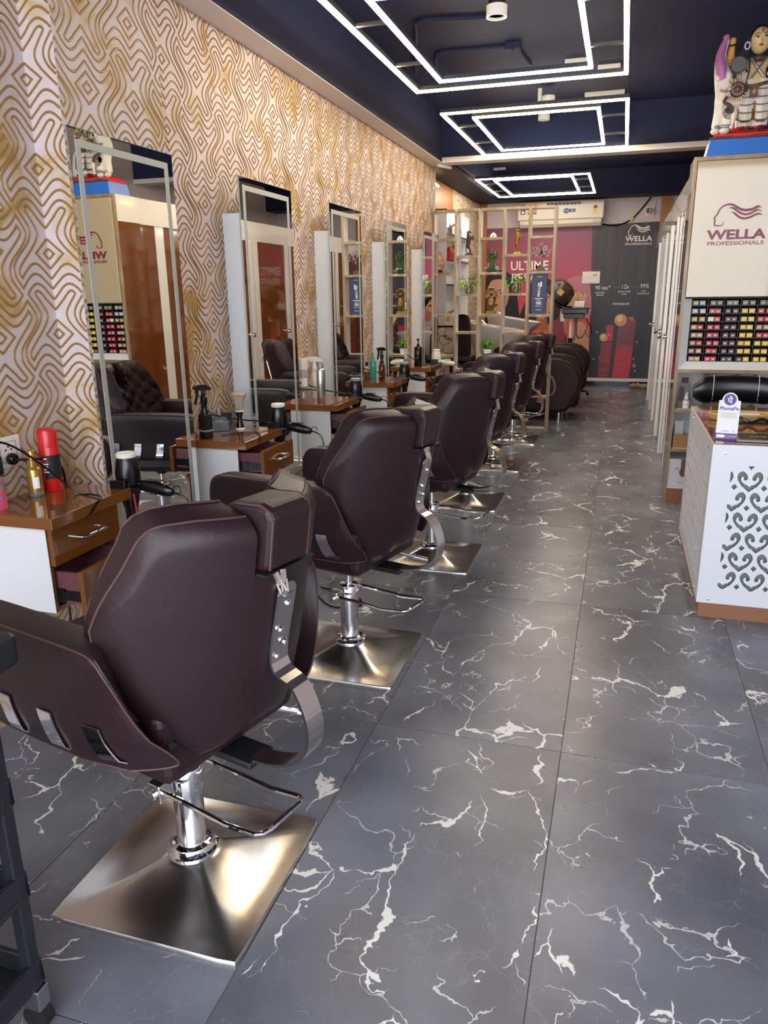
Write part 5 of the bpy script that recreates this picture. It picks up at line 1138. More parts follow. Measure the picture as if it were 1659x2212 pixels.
t = thing('stone_ornament', 'small white domed ornament, top shelf of the third column', 'ornament', (-1.28, IY, 1.90)); mb = MB(); mb.loft([[(r_*math.cos(a), r_*.6*math.sin(a), z) for a in [2*math.pi*i/12 for i in range(12)]] for r_, z in ((.034, 0), (.034, .012), (.026, .03), (.010, .045), (.002, .048))]); mb.build('dome', M_white_t, t); MB().ell((.0, -.02, .016), (.006, .004, .008), 6, 5).ell((.015, -.018, .014), (.004, .003, .006), 6, 5).build('opening', M_dark, t)
# plants
M_leafd = mat('leaf_dark', '#2f5526', .4); M_leafl = mat('leaf_light', '#6fa23a', .4); M_leafv = mat('leaf_variegated', '#8fb257', .4); noisecol(M_leafv, [(.42, '#5f9a38'), (.58, '#8fbf50'), (.68, '#dfe3b0')], 30)
M_stem = mat('stem_green', '#5d7a35', .5); M_glass = mat('clear_glass', '#f2f6f4', .03, trans=1.0, ior=1.3); M_water = mat('jar_water', '#9aa77c', .1, trans=.6)
def leaf_mesh(L, W, droop):
    vs = []; n = 5
    for i in range(n+1):
        f = i/n; w = W*math.sin(math.pi*min(1, f*1.0+.02))**.8*(1-.25*f) if i < n else .0005; z = -droop*L*f*f
        vs += [(L*f, -w/2, z+.12*w), (L*f, 0, z-.06*w), (L*f, w/2, z+.12*w)]
    fs = []
    for i in range(n): fs += [(3*i, 3*i+3, 3*i+4, 3*i+1), (3*i+1, 3*i+4, 3*i+5, 3*i+2)]
    return vs, fs
def add_leaf(parent, pos, yaw_, pit, L, W, droop, m_, name='leaf'):
    vs, fs = leaf_mesh(L, W, droop); X = Matrix.Translation(pos) @ Matrix.Rotation(yaw_, 4, 'Z') @ Matrix.Rotation(-pit, 4, 'Y')
    mb = MB(); mb.X = X; mb.add(vs, fs, True); return mb.build(name, m_, parent, fixn=False)
def jar(t, r_, h, foot=False):
    MB().lathe([(r_*.75, 0), (r_, .008), (r_, h*.7), (r_*.8, h*.85), (r_*.85, h), (r_*.78, h), (r_*.73, h*.85), (r_*.92, h*.68), (r_*.92, .012), (.0001, .010)], n=22).build('glass_jar', M_glass, t)
    MB().lathe([(.0001, .012), (r_*.9, .014), (r_*.9, h*.6), (.0001, h*.6)], n=18).build('water', M_water, t)
t = thing('bamboo_plant', 'bushy green lucky bamboo in a flared glass bowl, third column of the partition', 'plant', (-1.285, IY, 1.573)); random.seed(3)
MB().lathe([(.04, 0), (.065, .012), (.082, .03), (.075, .045), (.046, .055), (.044, .09), (.041, .09), (.043, .055), (.07, .044), (.076, .03), (.06, .016), (.0001, .006)], n=24).build('glass_bowl', M_glass, t); MB().lathe([(.0001, .008), (.06, .018), (.072, .03), (.06, .04), (.0001, .04)], n=18).build('water', M_water, t)
mb = MB(); stems = []
for k in range(9):
    a = 2*math.pi*k/9; x, y = .022*math.cos(a), .022*math.sin(a); tx, ty = .055*math.cos(a), .035*math.sin(a); h = .17+random.random()*.06; mb.tube([(x, y, .01), (x*1.2, y*1.2, .09), (tx, ty, h)], .0045, 6); stems.append((x, y, tx, ty, h))
mb.build('stems', M_stem, t)
for k in range(88):
    x, y, tx, ty, h = random.choice(stems); f = random.uniform(.3, 1); z = .08+(h-.08)*f; add_leaf(t, (x+(tx-x)*f, y+(ty-y)*f, z), random.uniform(0, 6.28), random.uniform(-.3, 1.0), random.uniform(.045, .075), .014, .5, M_leafd if random.random() < .75 else M_leafl)
for nm, loc, lb, sd in (('c2', (-1.515, IY, 1.368), 'variegated pothos in a square glass jar, second column of the partition', 5), ('c4', (-1.035, IY, 1.368), 'variegated pothos in a round glass jar, fourth column of the partition', 9)):
    t = thing('pothos_plant', lb, 'plant', loc, 0, 'pothos cuttings in glass jars'); random.seed(sd); jar(t, .045, .085)
    mb = MB(); ends = []
    for k in range(13):
        a = random.uniform(0, 6.28); R_ = random.uniform(.04, .10); h = random.uniform(.10, .19); e = (R_*math.cos(a), min(.05, R_*.6*math.sin(a)), h); mb.tube(cr([(.01*math.cos(a), .01*math.sin(a), .015), (.02*math.cos(a), .02*math.sin(a), .09), e], 4), .0022, 5); ends.append((e, a))
    mb.build('stems', M_stem, t)
    for e, a in ends:
        for q in range(2): add_leaf(t, (e[0], e[1], e[2]-q*.025), a+random.uniform(-.6, .6)+q, random.uniform(-.5, .5), random.uniform(.05, .072), random.uniform(.034, .046), .5, M_leafv if random.random() < .7 else M_leafl)
t = thing('gem_tree', 'small wire tree hung with pale crystal beads on a wooden block, rightmost column', 'ornament', (-.80, IY, 1.573)); MB().box(-.033, -.025, 0, .033, .025, .04).build('block', mat('block_brown', '#4b2d24', .4), t, .002)
random.seed(11); mb = MB(); gm = MB(); mb.tube(cr([(0, 0, .04), (.004, 0, .09), (-.003, 0, .14), (.0, 0, .2)], 4), .005, 6)
for k in range(64):
    z0 = random.uniform(.10, .2); a = random.uniform(0, 6.28); L_ = random.uniform(.03, .075)*(1.25-abs(z0-.13)*4); e = (L_*math.cos(a), .5*L_*math.sin(a), z0+random.uniform(-.01, .06)); mb.tube([(0, 0, z0-.01), (e[0]*.5, e[1]*.5, z0+.012), e], .0012, 4)
    for q in range(3): gm.ell((e[0]+random.uniform(-.012, .012), e[1]+random.uniform(-.01, .01), e[2]+random.uniform(-.01, .012)), .0048, 6, 4)
mb.build('wire_trunk', M_hd, t); g = gm.build('crystal_beads', mat('crystal_beads', '#bfaeb0', .15), t); g['kind'] = 'stuff'
t = thing('buddha_figurine', 'gold laughing figure with arms raised over the head, third column of the partition', 'figurine', (-1.285, IY, 1.163))
V = [(0, 0, .05), (0, -.01, .10), (0, -.005, .15), (0, -.005, .19), (-.03, 0, .155), (-.055, 0, .185), (-.045, -.005, .225), (-.012, -.01, .245), (.03, 0, .155), (.055, 0, .185), (.045, -.005, .225), (.012, -.01, .245), (-.02, 0, .03), (.02, 0, .03)]
skinned('figure_body', V, [(0, 1), (1, 2), (2, 3), (2, 4), (4, 5), (5, 6), (6, 7), (2, 8), (8, 9), (9, 10), (10, 11), (0, 12), (0, 13)], [.036, .042, .032, .022, .018, .014, .012, .012, .018, .014, .012, .012, .026, .026], M_gd2 if False else mat('antique_gold', '#7d6230', .35, .5), t, 2)
mb = MB(); mb.ell((0, -.012, .205), (.022, .021, .024), 14, 10); mb.ell((-.024, -.005, .203), (.005, .006, .012), 6, 5); mb.ell((.024, -.005, .203), (.005, .006, .012), 6, 5); mb.ell((0, -.035, .20), (.005, .004, .005), 6, 5); h = mb.build('head', MATS['antique_gold'], t)
MB().ell((-.008, -.030, .210), (.003, .003, .002), 6, 4).ell((.008, -.030, .210), (.003, .003, .002), 6, 4).ell((0, -.033, .192), (.008, .003, .003), 8, 4).build('face_detail', M_hd, h)
MB().loft([[(r_*math.cos(a), r_*.55*math.sin(a), z) for a in [2*math.pi*i/14 for i in range(14)]] for r_, z in ((.016, .238), (.030, .248), (.034, .258), (.020, .262))]).build('ingot', MATS['antique_gold'], t); MB().ell((0, -.035, .095), (.034, .022, .034), 14, 9).build('belly', MATS['antique_gold'], t)
MB().box(-.048, -.035, 0, .048, .035, .02).box(-.042, -.03, .02, .042, .03, .035).build('base', MATS['antique_gold'], t, .003)
t = thing('product_carton', 'tall navy blue carton with white sideways lettering, rightmost column of the partition', 'carton', (-.805, PY+.06, 1.163)); M_nvy = mat('carton_navy', '#1f2a52', .4)
sbox('carton', M_nvy, (-.072, -.03, 0), (.072, .03, .385), t, .001); text('label_print', 'PRO-LISS', .034, face_y(0, -.0305, .235, R(90)), M_white_t, t, .0003, bold=.0008)
sbox('label_print', M_white_t, (.012, -.0304, .262), (.024, -.0300, .31), t)
for z, w in ((.355, .05), (.15, .085), (.144, .06), (.128, .04), (.115, .055), (.108, .05), (.10, .055), (.093, .045), (.075, .065), (.04, .055)): sbox('label_print', M_white_t, (-w/2, -.0304, z), (w/2, -.0300, z+.0035), t)
t = thing('potted_plant', 'small round bright green shrub in a white pot, low shelf of the third column', 'plant', (-1.31, IY, .754)); random.seed(21)
MB().lathe([(.028, 0), (.032, .003), (.043, .062), (.039, .062), (.034, .05), (.0001, .05)], n=22).build('pot', M_white_t, t)
mb = MB(); vs, fs = leaf_mesh(.022, .013, .2)
for k in range(260):
    a = random.uniform(0, 6.28); ph = math.acos(random.uniform(-.35, 1)); rr = random.uniform(.045, .062); p = (rr*math.sin(ph)*math.cos(a)*1.1, rr*math.sin(ph)*math.sin(a)*.85, .095+rr*math.cos(ph))
    mb.X = Matrix.Translation(p) @ Matrix.Rotation(a, 4, 'Z') @ Matrix.Rotation(-random.uniform(-.6, 1.4), 4, 'Y'); mb.m = 0 if random.random() < .6 else 1; mb.add(vs, fs, True)
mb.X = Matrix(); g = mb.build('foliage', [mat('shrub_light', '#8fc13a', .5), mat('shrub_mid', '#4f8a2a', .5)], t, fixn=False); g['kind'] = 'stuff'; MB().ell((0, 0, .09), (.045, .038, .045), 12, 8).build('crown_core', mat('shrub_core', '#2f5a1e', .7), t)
t = thing('waste_bin', 'glossy red round bin on the lowest shelf at the right end of the partition', 'bin', (-.80, PY+.08, .35)); MB().lathe([(.045, 0), (.05, .003), (.062, .12), (.066, .122), (.066, .13), (.060, .13), (.048, .006), (.0001, .005)], n=26).build('bin_body', M_red, t)
t = thing('floor_plant', 'single green leaf cutting in a red pot on the floor by the alcove', 'plant', (-1.66, 7.62, 0)); MB().lathe([(.05, 0), (.07, .12), (.075, .12), (.075, .13), (.065, .13), (.055, .02), (.0001, .02)], n=20).build('pot', mat('pot_red', '#8a3326', .5), t)
MB().lathe([(.0001, .11), (.064, .112)], n=16).build('soil', mat('soil', '#2a1d15', .9), t); add_leaf(t, (0, 0, .11), 1.2, 1.35, .14, .05, .1, M_leafl); add_leaf(t, (0, 0, .11), -1.2, 1.1, .10, .04, .3, M_leafd)
# ================================================================ ALCOVE behind the partition
t = thing('product_shelving', 'white product shelving with brown edges in the alcove behind the partition', 'shelf', (XA+.001, 8.62, 0)); M_shb = mat('shelf_edge_brown', '#6a3524', .35)
d_ = .22; mb = MB(); mb.box(0, 0, 1.03, .012, 1.30, 2.26); mb.box(0, 0, 1.03, d_, .015, 2.26); mb.box(0, 1.285, 1.03, d_, 1.30, 2.26); mb.box(0, 0, 2.245, d_, 1.30, 2.26); mb.build('carcass', M_white, t)
for z in (2.02, 1.745, 1.475): sbox('shelf', M_white, (.012, .015, z-.02), (d_-.006, 1.285, z), t); sbox('shelf_edge', M_shb, (d_-.006, .015, z-.022), (d_, 1.285, z), t)
sbox('counter_top', M_white, (0, 0, 1.02), (.34, 1.33, 1.035), t); sbox('counter_edge', M_shb, (.331, -.002, .995), (.345, 1.335, 1.02), t); sbox('cabinet_body', M_crack, (0, .01, .0), (.33, 1.32, 1.0), t)
sbox('light_strip', mat('strip_light', '#ffffff', .5, emit=(1, .93, .82, 1), estr=12), (.02, .05, 2.236), (.05, 1.25, 2.244), t)
t = thing('display_board', 'tall lavender and pink promotional board standing on the alcove counter', 'board', (XA+.29, 8.72, 1.036), R(0)); sbox('board', mat('board_lavender', '#cfc0d6', .45), (0, 0, 0), (.006, .34, 1.20), t); sbox('pink_print', mat('board_pink', '#dfa8a8', .45), (.0061, .0, 0), (.0068, .12, 1.20), t)
text('label_print', 'Beauty', .06, Matrix.Translation((.0066, .23, 1.02)) @ Matrix.Rotation(R(90), 4, 'Z') @ Matrix.Rotation(R(90), 4, 'X'), mat('print_plum', '#5a3550', .5), t, .0003); mb = MB(); mb.box(-.05, .05, 0, .0, .06, .1); mb.box(-.05, .28, 0, 0, .29, .1); mb.build('foot', M_white, t)
pc = ['#d9d3a0', '#3f3f44', '#9fb7b0', '#e6dfae', '#6f8fb5', '#c9d8d2', '#c41f2a', '#e0b46a', '#b9232c', '#dcd6c4', '#2a2a2e', '#cfa23e']
desc = ['cream', 'charcoal', 'pale grey green', 'pale yellow', 'blue', 'mint white', 'red', 'tan', 'crimson', 'ivory', 'black', 'ochre']
random.seed(4); kk = 0
for z, lev in ((2.02, 'top'), (1.745, 'second'), (1.036, 'counter')):
    for k in range(6):
        ci = (kk*5+k*2+1) % 12; h = random.uniform(.12, .2); y = 8.62+.62+.115*k; o = thing('product_bottle', '%s bottle on the %s alcove shelf, %s from the near end' % (desc[ci], lev, ['first', 'second', 'third', 'fourth', 'fifth', 'sixth'][k]), 'bottle', (XA+.12, y, z), 0, 'bottles on the alcove shelving')
        MB().lathe([(.028, 0), (.03, .004), (.03, h*.7), (.014, h*.8)], n=14).build('bottle_body', mat('prod_%d' % ci, pc[ci], .35), o); MB().lathe([(.014, h*.79), (.014, h), (.0001, h+.001)], n=12).build('cap', mat('prod_%d' % ((ci+3) % 12), pc[(ci+3) % 12], .35), o)
    kk += 1
t = thing('wall_lamp', 'small warm picture light on the orange alcove wall', 'lamp', (XA+.005, 8.55, 2.49)); MB().tube(cr([(.0, 0, 0), (.05, .02, .03), (.10, .05, .02)], 4), .006, 6).build('arm', M_gd, t); MB().tube([(.10, -.06, .02), (.10, .16, .01)], .012, 8).build('bulb', mat('lamp_amber', '#ffd08a', .4, emit=(1, .62, .2, 1), estr=12), t)
# recliner seen through the second column
t = thing('reclining_chair', 'dark brown reclining chair with a channelled high back behind the partition', 'chair', (-1.63, 8.18, 0))
mb = MB(); prof = []
for i in range(15):
    x = -.20+.40*i/14; fl_ = .006*math.cos(i*math.pi); prof.append([(x, .02+fl_-.0*z+.10*(z-.72)*0, z) for z in (.70,)])
bk = MB(); rings = []
for z, w, y in ((.72, .10, 0), (.85, .098, .01), (1.0, .092, .02), (1.10, .078, .03), (1.145, .055, .032), (1.158, .025, .034)):
    rings.append([(w*math.cos(2*math.pi*j/36), y+(.04+.006*math.cos(9*2*math.pi*j/36*2))*math.sin(2*math.pi*j/36), z) for j in range(36)])
bk.loft(rings); bk.build('backrest', M_leather2, t)
mb = MB(); mb.box(-.105, -.10, .66, .135, .08, .735); mb.build('lumbar_roll', M_leather2, t, .03, 3); mb = MB(); mb.box(-.11, -.15, .52, .145, .10, .655); mb.build('seat_cushion', M_leather2, t, .04, 3); mb = MB(); mb.box(-.11, -.12, .0, .145, .10, .515); mb.build('base', M_leather2, t, .01, 2)
mb = MB(); mb.ribbon([(.07+.045*math.cos(2*math.pi*i/20)*1.3, .50+.035*math.sin(2*math.pi*i/20)) for i in range(20)], .018, lambda a, b, d: (a+.02, -.152-d, b+.06), 0, .012, True); mb.box(.06, -.166, .545, .13, -.152, .572); mb.build('lever_handle', M_whitep, t)
# ================================================================ SHAMPOO LOUNGERS with basins
ARMS = [(-1.20, .62), (-.95, .66), (-.72, .688), (-.60, .678), (-.50, .645), (-.42, .58), (-.385, .50), (-.375, .42), (-.39, .34), (-.43, .25), (-.48, .16), (-.52, .105), (-.62, .095), (-1.05, .095), (-1.2, .12)]
def lounger(loc, label, dz=0):
    t = thing('shampoo_lounger', label, 'lounger', loc, 0, 'shampoo loungers with white basins')
    for y in (0, .66):
        mb = MB(); mb.prism(ARMS, lambda a, b, d: (a, d, b+dz), y, y+.13); a_ = mb.build('armrest', M_leather2, t, .045, 4)
        pp = MB(); pp.tube([(a, y-.001, .5+(b-.5)*.93+dz) for a, b in ARMS[2:11]], .003, 5); pp.build('stitching', M_seam, a_)
    for q, x in enumerate((-.60, -1.05)):
        for y in (.07, .72): MB().lathe([(.028, 0), (.028, .008), (.02, .012), (.02, .10+dz)], c=(x, y, 0), n=16).build('leg', M_chrome, t)
    mb = MB(); mb.box(-1.15, .135, .16+dz, -.42, .655, .42+dz); mb.build('seat', M_leather2, t, .05, 3); mb = MB(); mb.prism([(-1.25, .46), (-1.02, .38), (-.98, .44), (-1.28, .80), (-1.36, .76)], lambda a, b, d: (a, d, b+dz), .14, .65); mb.build('backrest', M_leather2, t, .03, 3)
    mb = MB(); mb.box(-.62, .15, .14+dz, -.40, .64, .40+dz); mb.build('foot_pad', M_leather2, t, .05, 3)
    # ceramic basin: shell lofted towards the neck notch
    M_cer = mat('ceramic', '#d6d3cb', .08, coat=.4); rings = []
    b = MB()
    def rr(w, z, x0, x1): return [(x0+(x1-x0)*(.5+.5*math.copysign(abs(math.cos(a))**.55, math.cos(a))), .395+w*math.copysign(abs(math.sin(a))**.55, math.sin(a)), z+(.10*(.5-.5*math.cos(a)))*0) for a in [2*math.pi*i/36 for i in range(36)]]
    def tilt(r_, k): return [(x, y, z-k*(x+1.35)) for x, y, z in r_]
    outer = [tilt(rr(.10, .66, -1.58, -1.30), 0), tilt(rr(.17, .74, -1.62, -1.20), .05), tilt(rr(.24, .90, -1.65, -1.06), .12), tilt(rr(.262, .985, -1.67, -1.0), .16), tilt(rr(.265, 1.0, -1.675, -.995), .16), tilt(rr(.245, 1.0, -1.65, -1.02), .16), tilt(rr(.20, .90, -1.6, -1.08), .12), tilt(rr(.1, .80, -1.55, -1.2), .05)]
    b.loft([[(x, y, z+dz) for x, y, z in r_] for r_ in outer]); b.build('basin', M_cer, t)
    mb = MB(); mb.box(-1.62, .25, .0, -1.30, .54, .68+dz); mb.build('pedestal', M_blackm, t, .02)
    mb = MB(); mb.tube(cr([(-1.58, .36, .95+dz), (-1.58, .36, 1.03+dz), (-1.53, .36, 1.07+dz), (-1.48, .36, 1.03+dz)], 5), .010, 8); mb.build('faucet', M_chrome, t)
    return t
lounger((0, 8.43, 0), 'nearer brown shampoo lounger with white basin, closest to the partition'); lounger((.02, 9.55, 0), 'farther brown shampoo lounger with white basin, behind the nearer one', .06)
# hair steamer
t = thing('hair_steamer', 'standing hair steamer with brown hood, black tray and white pole by the poster wall', 'steamer', (-.655, 10.75, 0))
M_hood = mat('hood_brown', '#43362e', .3)
mb = MB(); rings = []
X = Matrix.Translation((-.16, 0, 1.36)) @ Matrix.Rotation(R(38), 4, 'Y'); mb.X = X
mb.lathe([(.165, -.10), (.178, -.06), (.178, .0), (.165, .07), (.13, .125), (.07, .155), (.0001, .163)], n=28); mb.lathe([(.0001, .10), (.10, .08), (.155, 0), (.162, -.10)], n=24); mb.X = Matrix(); hd = mb.build('hood', M_hood, t)
mb = MB(); mb.X = X; mb.box(-.03, -.182, -.02, .045, -.172, .05); mb.X = Matrix(); mb.build('hood_badge', M_gd, hd); mb = MB(); mb.tube(cr([(-.22, 0, 1.28), (-.17, -.02, 1.20), (-.08, -.02, 1.165), (.0, 0, 1.16)], 5), .028, 10); mb.build('arm', M_black, t)
mb = MB(); mb.box(-.12, -.10, 1.09, .21, .12, 1.155); mb.box(-.1, -.09, 1.03, .17, .1, 1.09); mb.box(-.13, -.11, 1.15, .23, .13, 1.165); mb.build('tray', M_black, t, .012, 2)
mb = MB(); mb.box(.03, -.07, 1.165, .17, .06, 1.25); mb.build('water_tank', M_whitep, t, .015, 3); mb = MB(); mb.box(-.14, -.05, .99, -.075, .03, 1.11); mb.build('control_box', M_whitep, t, .005)
MB().cyl((0, 0, .08), (0, 0, 1.05), .022, n=16).build('pole', M_white_t, t); MB().cyl((0, 0, .68), (0, 0, .77), .03, n=16).build('pole_clamp', M_black, t)
mb = MB()
for k in range(5): a = 2*math.pi*k/5; mb.cyl((0, 0, .085), (.27*math.cos(a), .27*math.sin(a), .055), .02, .014, 8); mb.ell((.27*math.cos(a), .27*math.sin(a), .026), (.02, .02, .026), 8, 6)
mb.build('star_base', M_black, t)
mb = MB(); mb.tube(cr([(.08, -.09, 1.03), (.08, -.1, .9), (.09, -.10, .80), (.15, -.1, .78), (.20, -.1, .86), (.22, -.1, .96), (.17, -.1, 1.05)], 6), .006, 6); mb.tube(cr([(.20, -.1, 1.03), (.26, -.1, .92), (.28, -.1, .82), (.23, -.1, .80), (.19, -.1, .88)], 6), .006, 6); mb.tube([(.06, -.09, 1.03), (.062, -.1, .84), (.055, -.1, .74)], .006, 6); mb.build('power_cord', M_black, t)
# ================================================================ AIR CONDITIONER
t = thing('air_conditioner', 'white split air conditioner with stickers above the poster', 'air conditioner', (-.945, YB-.001, 2.255)); M_ac = mat('ac_ivory', '#ddd5c8', .3)
mb = MB(); prof = [(0, .35), (-.19, .35), (-.215, .335), (-.225, .30), (-.225, .115), (-.215, .10), (0, .10)]; mb.prism(prof, lambda a, b, d: (d, a, b), -.60, .60); mb.build('front_cover', M_ac, t, .02, 3)
mb = MB(); mb.prism([(0, .115), (-.205, .115), (-.195, .055), (-.15, .012), (0, .0)], lambda a, b, d: (d, a, b), -.57, .57); mb.build('lower_body', M_ac, t, .01, 2); mb = MB(); mb.prism([(-.2055, .098), (-.208, .098), (-.198, .05), (-.160, .022), (-.156, .024), (-.193, .05)], lambda a, b, d: (d, a, b), -.50, .46); mb.build('louver', M_whitep, t)
sb_ = mat('sticker_navy', '#1f3560', .4); mb = MB()
for k in range(9): mb.box(-.19+.053*k, -.2262, .295, -.145+.053*k, -.2256, .328)
mb.build('sticker_row', sb_, t)
mb = MB(); mb.m = 0; mb.box(-.555, -.2262, .265, -.49, -.2256, .315); mb.box(-.555, -.2262, .185, -.49, -.2256, .255); mb.m = 1; mb.prism([(-.545, .215), (-.5225, .24), (-.50, .215), (-.508, .215), (-.508, .195), (-.537, .195), (-.537, .215)], lambda a, b, d: (a, -d, b), .2262, .2268); mb.m = 2; mb.prism([(-.535, .285), (-.51, .30), (-.515, .275)], lambda a, b, d: (a, -d, b), .2262, .2268); mb.m = 3; mb.box(-.46, -.2262, .19, -.37, -.2256, .315); mb.m = 2; mb.box(-.372, -.2264, .19, -.33, -.2256, .315); mb.m = 0; mb.box(-.46, -.2266, .185, -.33, -.2258, .198)
mb.build('sticker', [sb_, M_white_t, M_red, mat('sticker_yellow', '#d9a83a', .4)], t)
mb = MB(); mb.prism([(.085+.042*math.cos(R(a)), .215+.036*math.sin(R(a))) for a in range(0, 360, 15)], lambda a, b, d: (a, -d, b), .2256, .2262); mb.box(.12, -.2262, .195, .21, -.2256, .24); mb.build('sticker', mat('sticker_blue', '#2c5a94', .4), t); text('label_print', '5 STAR', .022, face_y(.085, -.2266, .215), M_white_t, t, .0003); text('label_print', 'Wifi\nReady', .016, face_y(.168, -.2266, .217), M_white_t, t, .0003)
mb = MB(); mb.m = 0; mb.box(.45, -.2262, .165, .51, -.2256, .235); mb.m = 1; mb.prism([(.48+.034*math.cos(R(a)), .24+.042*math.sin(R(a))) for a in range(0, 181, 15)], lambda a, b, d: (a, -d, b), .2256, .2262); mb.m = 2; mb.prism([(.455, .245), (.48, .268), (.505, .245), (.48, .235)], lambda a, b, d: (a, -d, b), .2262, .2268); mb.build('rating_sticker', [mat('sticker_yellow2', '#e0cf4a', .4), M_red, M_dark], t)
rod('ac_cable', cr([(-.36, YB-.03, 2.29), (-.20, YB-.02, 2.268), (-.05, YB-.012, 2.30), (.06, YB-.012, 2.37), (.15, YB-.012, 2.47), (.22, YB-.012, 2.56), (.27, YB-.012, 2.625)], 6), .010, M_black, 'black cable running from the air conditioner up to the ceiling', 'cable')
t = thing('cable_tag', 'small gold clip on the black cable beside the air conditioner', 'clip', (.03, YB-.012, 2.345), 0); mb = MB(); mb.X = Matrix.Rotation(R(-40), 4, 'Y'); mb.box(-.03, -.0225, -.016, .03, -.0105, .016); mb.build('clip', M_gd, t)
t = thing('security_camera', 'small white security camera on a square plate near the ceiling of the back wall', 'camera', (.27, YB-.001, 2.44)); sbox('plate', M_whitep, (-.055, -.018, -.06), (.055, 0, .06), t, .004)
MB().lathe([(.045, -.018), (.045, -.07), (.036, -.105), (.032, -.108)], n=22, axis='y').build('camera_body', M_whitep, t).rotation_euler = (0, 0, R(-18)); MB().lathe([(.032, -.104), (.03, -.108), (.0001, -.112)], n=18, axis='y').build('lens', M_black, t).rotation_euler = (0, 0, R(-18))
rod('camera_cable', cr([(.31, YB-.01, 2.49), (.335, YB-.008, 2.53), (.33, YB-.008, 2.58), (.37, YB-.008, 2.63)], 5), .004, M_whitep, 'thin white cable from the security camera to the ceiling', 'cable')
t = thing('switch_board', 'white wall switch board between the red and black halves of the poster', 'switch', (-.475, YB-.003, 1.565)); sbox('plate', M_whitep, (-.125, -.02, -.085), (.125, 0, .085), t, .004)
for z in (.01, -.065): 
    sbox('switch_row', M_white_t, (-.10, -.026, z), (.09, -.02, z+.055), t, .002)
sbox('indicator', M_red, (.03, -.0275, .025), (.05, -.026, .045), t); sbox('indicator', M_red, (.06, -.0275, .025), (.08, -.026, .045), t)
t = thing('floor_cloth', 'crumpled beige cloth on the floor by the back wall', 'cloth', (.30, 11.70, 0)); mb = MB(); random.seed(8)
for k in range(9): mb.ell((random.uniform(-.09, .09), random.uniform(-.04, .04), .03+.015*random.random()), (random.uniform(.03, .06), random.uniform(.03, .05), random.uniform(.025, .045)), 10, 7)
mb.build('folds', mat('cloth_beige', '#a8937a', .9), t)
# ================================================================ POSTER on the back wall
t = thing('wall_poster', 'large hair care poster with three women on crimson beside products on black', 'poster', (0, YB-.0015, 0)); P0 = t
LAY = [0]
def pm_poly(name, pts, m_, smooth_=True):
    LAY[0] += 1; d = -.0004-.00022*LAY[0]; mb = MB(); mb.add([(x, d, z) for x, z in pts], [tuple(range(len(pts)))]); return mb.build(name, m_, P0, fixn=False)
def spl2(pts, n=4):
    q = cr([(a, b, 0) for a, b in pts+pts[:1]], n); return [p[:2] for p in q[:-1]]
M_pr = mat('poster_red', '#9b3350', .4)
def pgrad(mt, stops, z0, z1):
    nt, N, L, b = nodes_of(mt); tc = nd(nt, 'ShaderNodeTexCoord'); sx = nd(nt, 'ShaderNodeSeparateXYZ'); mr = nd(nt, 'ShaderNodeMapRange'); mr.inputs['From Min'].default_value = z0; mr.inputs['From Max'].default_value = z1; rp = ramp(nt, stops)
    L.new(tc.outputs['Object'], sx.inputs[0]); L.new(sx.outputs['Z'], mr.inputs['Value']); L.new(mr.outputs[0], rp.inputs['Fac']); L.new(rp.outputs['Color'], b.inputs['Base Color'])
pgrad(M_pr, [(0, '#c23a33'), (.32, '#e26449'), (.5, '#d64658'), (.7, '#b44a68'), (1, '#804260')], .12, 2.29)
M_pk = mat('poster_black', '#26222a', .4)
def kblack():
    nt, N, L, b = nodes_of(M_pk); tc = nd(nt, 'ShaderNodeTexCoord'); w = nd(nt, 'ShaderNodeTexNoise'); w.inputs['Scale'].default_value = 3; w.inputs['Distortion'].default_value = .8; w.inputs['Detail'].default_value = 5
    mp = nd(nt, 'ShaderNodeMapping'); mp.inputs['Scale'].default_value = (6, 1, .35); mp.inputs['Rotation'].default_value = (0, .18, 0); rp = ramp(nt, [(.45, '#262229'), (.62, '#3a3032'), (.72, '#4d3e3a')]); L.new(tc.outputs['Object'], mp.inputs['Vector']); L.new(mp.outputs[0], w.inputs['Vector']); L.new(w.outputs['Fac'], rp.inputs['Fac'])
    sx = nd(nt, 'ShaderNodeSeparateXYZ'); L.new(tc.outputs['Object'], sx.inputs[0]); mr = nd(nt, 'ShaderNodeMapRange'); mr.inputs['From Min'].default_value = .9; mr.inputs['From Max'].default_value = 1.6; L.new(sx.outputs['Z'], mr.inputs['Value'])
    mx = nd(nt, 'ShaderNodeMix', data_type='RGBA'); mx.inputs[6].default_value = srgb('#1d1b21'); L.new(mr.outputs[0], mx.inputs['Factor']); L.new(rp.outputs['Color'], mx.inputs[7]); L.new(mx.outputs[2], b.inputs['Base Color'])
kblack()
pm_poly('poster_red_half', [(-2.02, .122), (-.43, .122), (-.50, 2.288), (-2.02, 2.288)], M_pr); pm_poly('poster_black_half', [(-.43, .122), (.407, .122), (.407, 2.30), (-.50, 2.288)], M_pk)
H1 = mat('print_hair_black', '#1c1417', .45); H2 = mat('print_hair_brown', '#2c1a18', .45); H3 = mat('print_hair_pink', '#c07a8c', .45); H3d = mat('print_hair_rose', '#8f3a4a', .45); S1 = mat('print_skin', '#d09a80', .45); S1s = mat('print_skin_shade', '#a8694f', .45); LP = mat('print_lips', '#8c2334', .45); DR = mat('print_dress_red', '#b31f2c', .45)
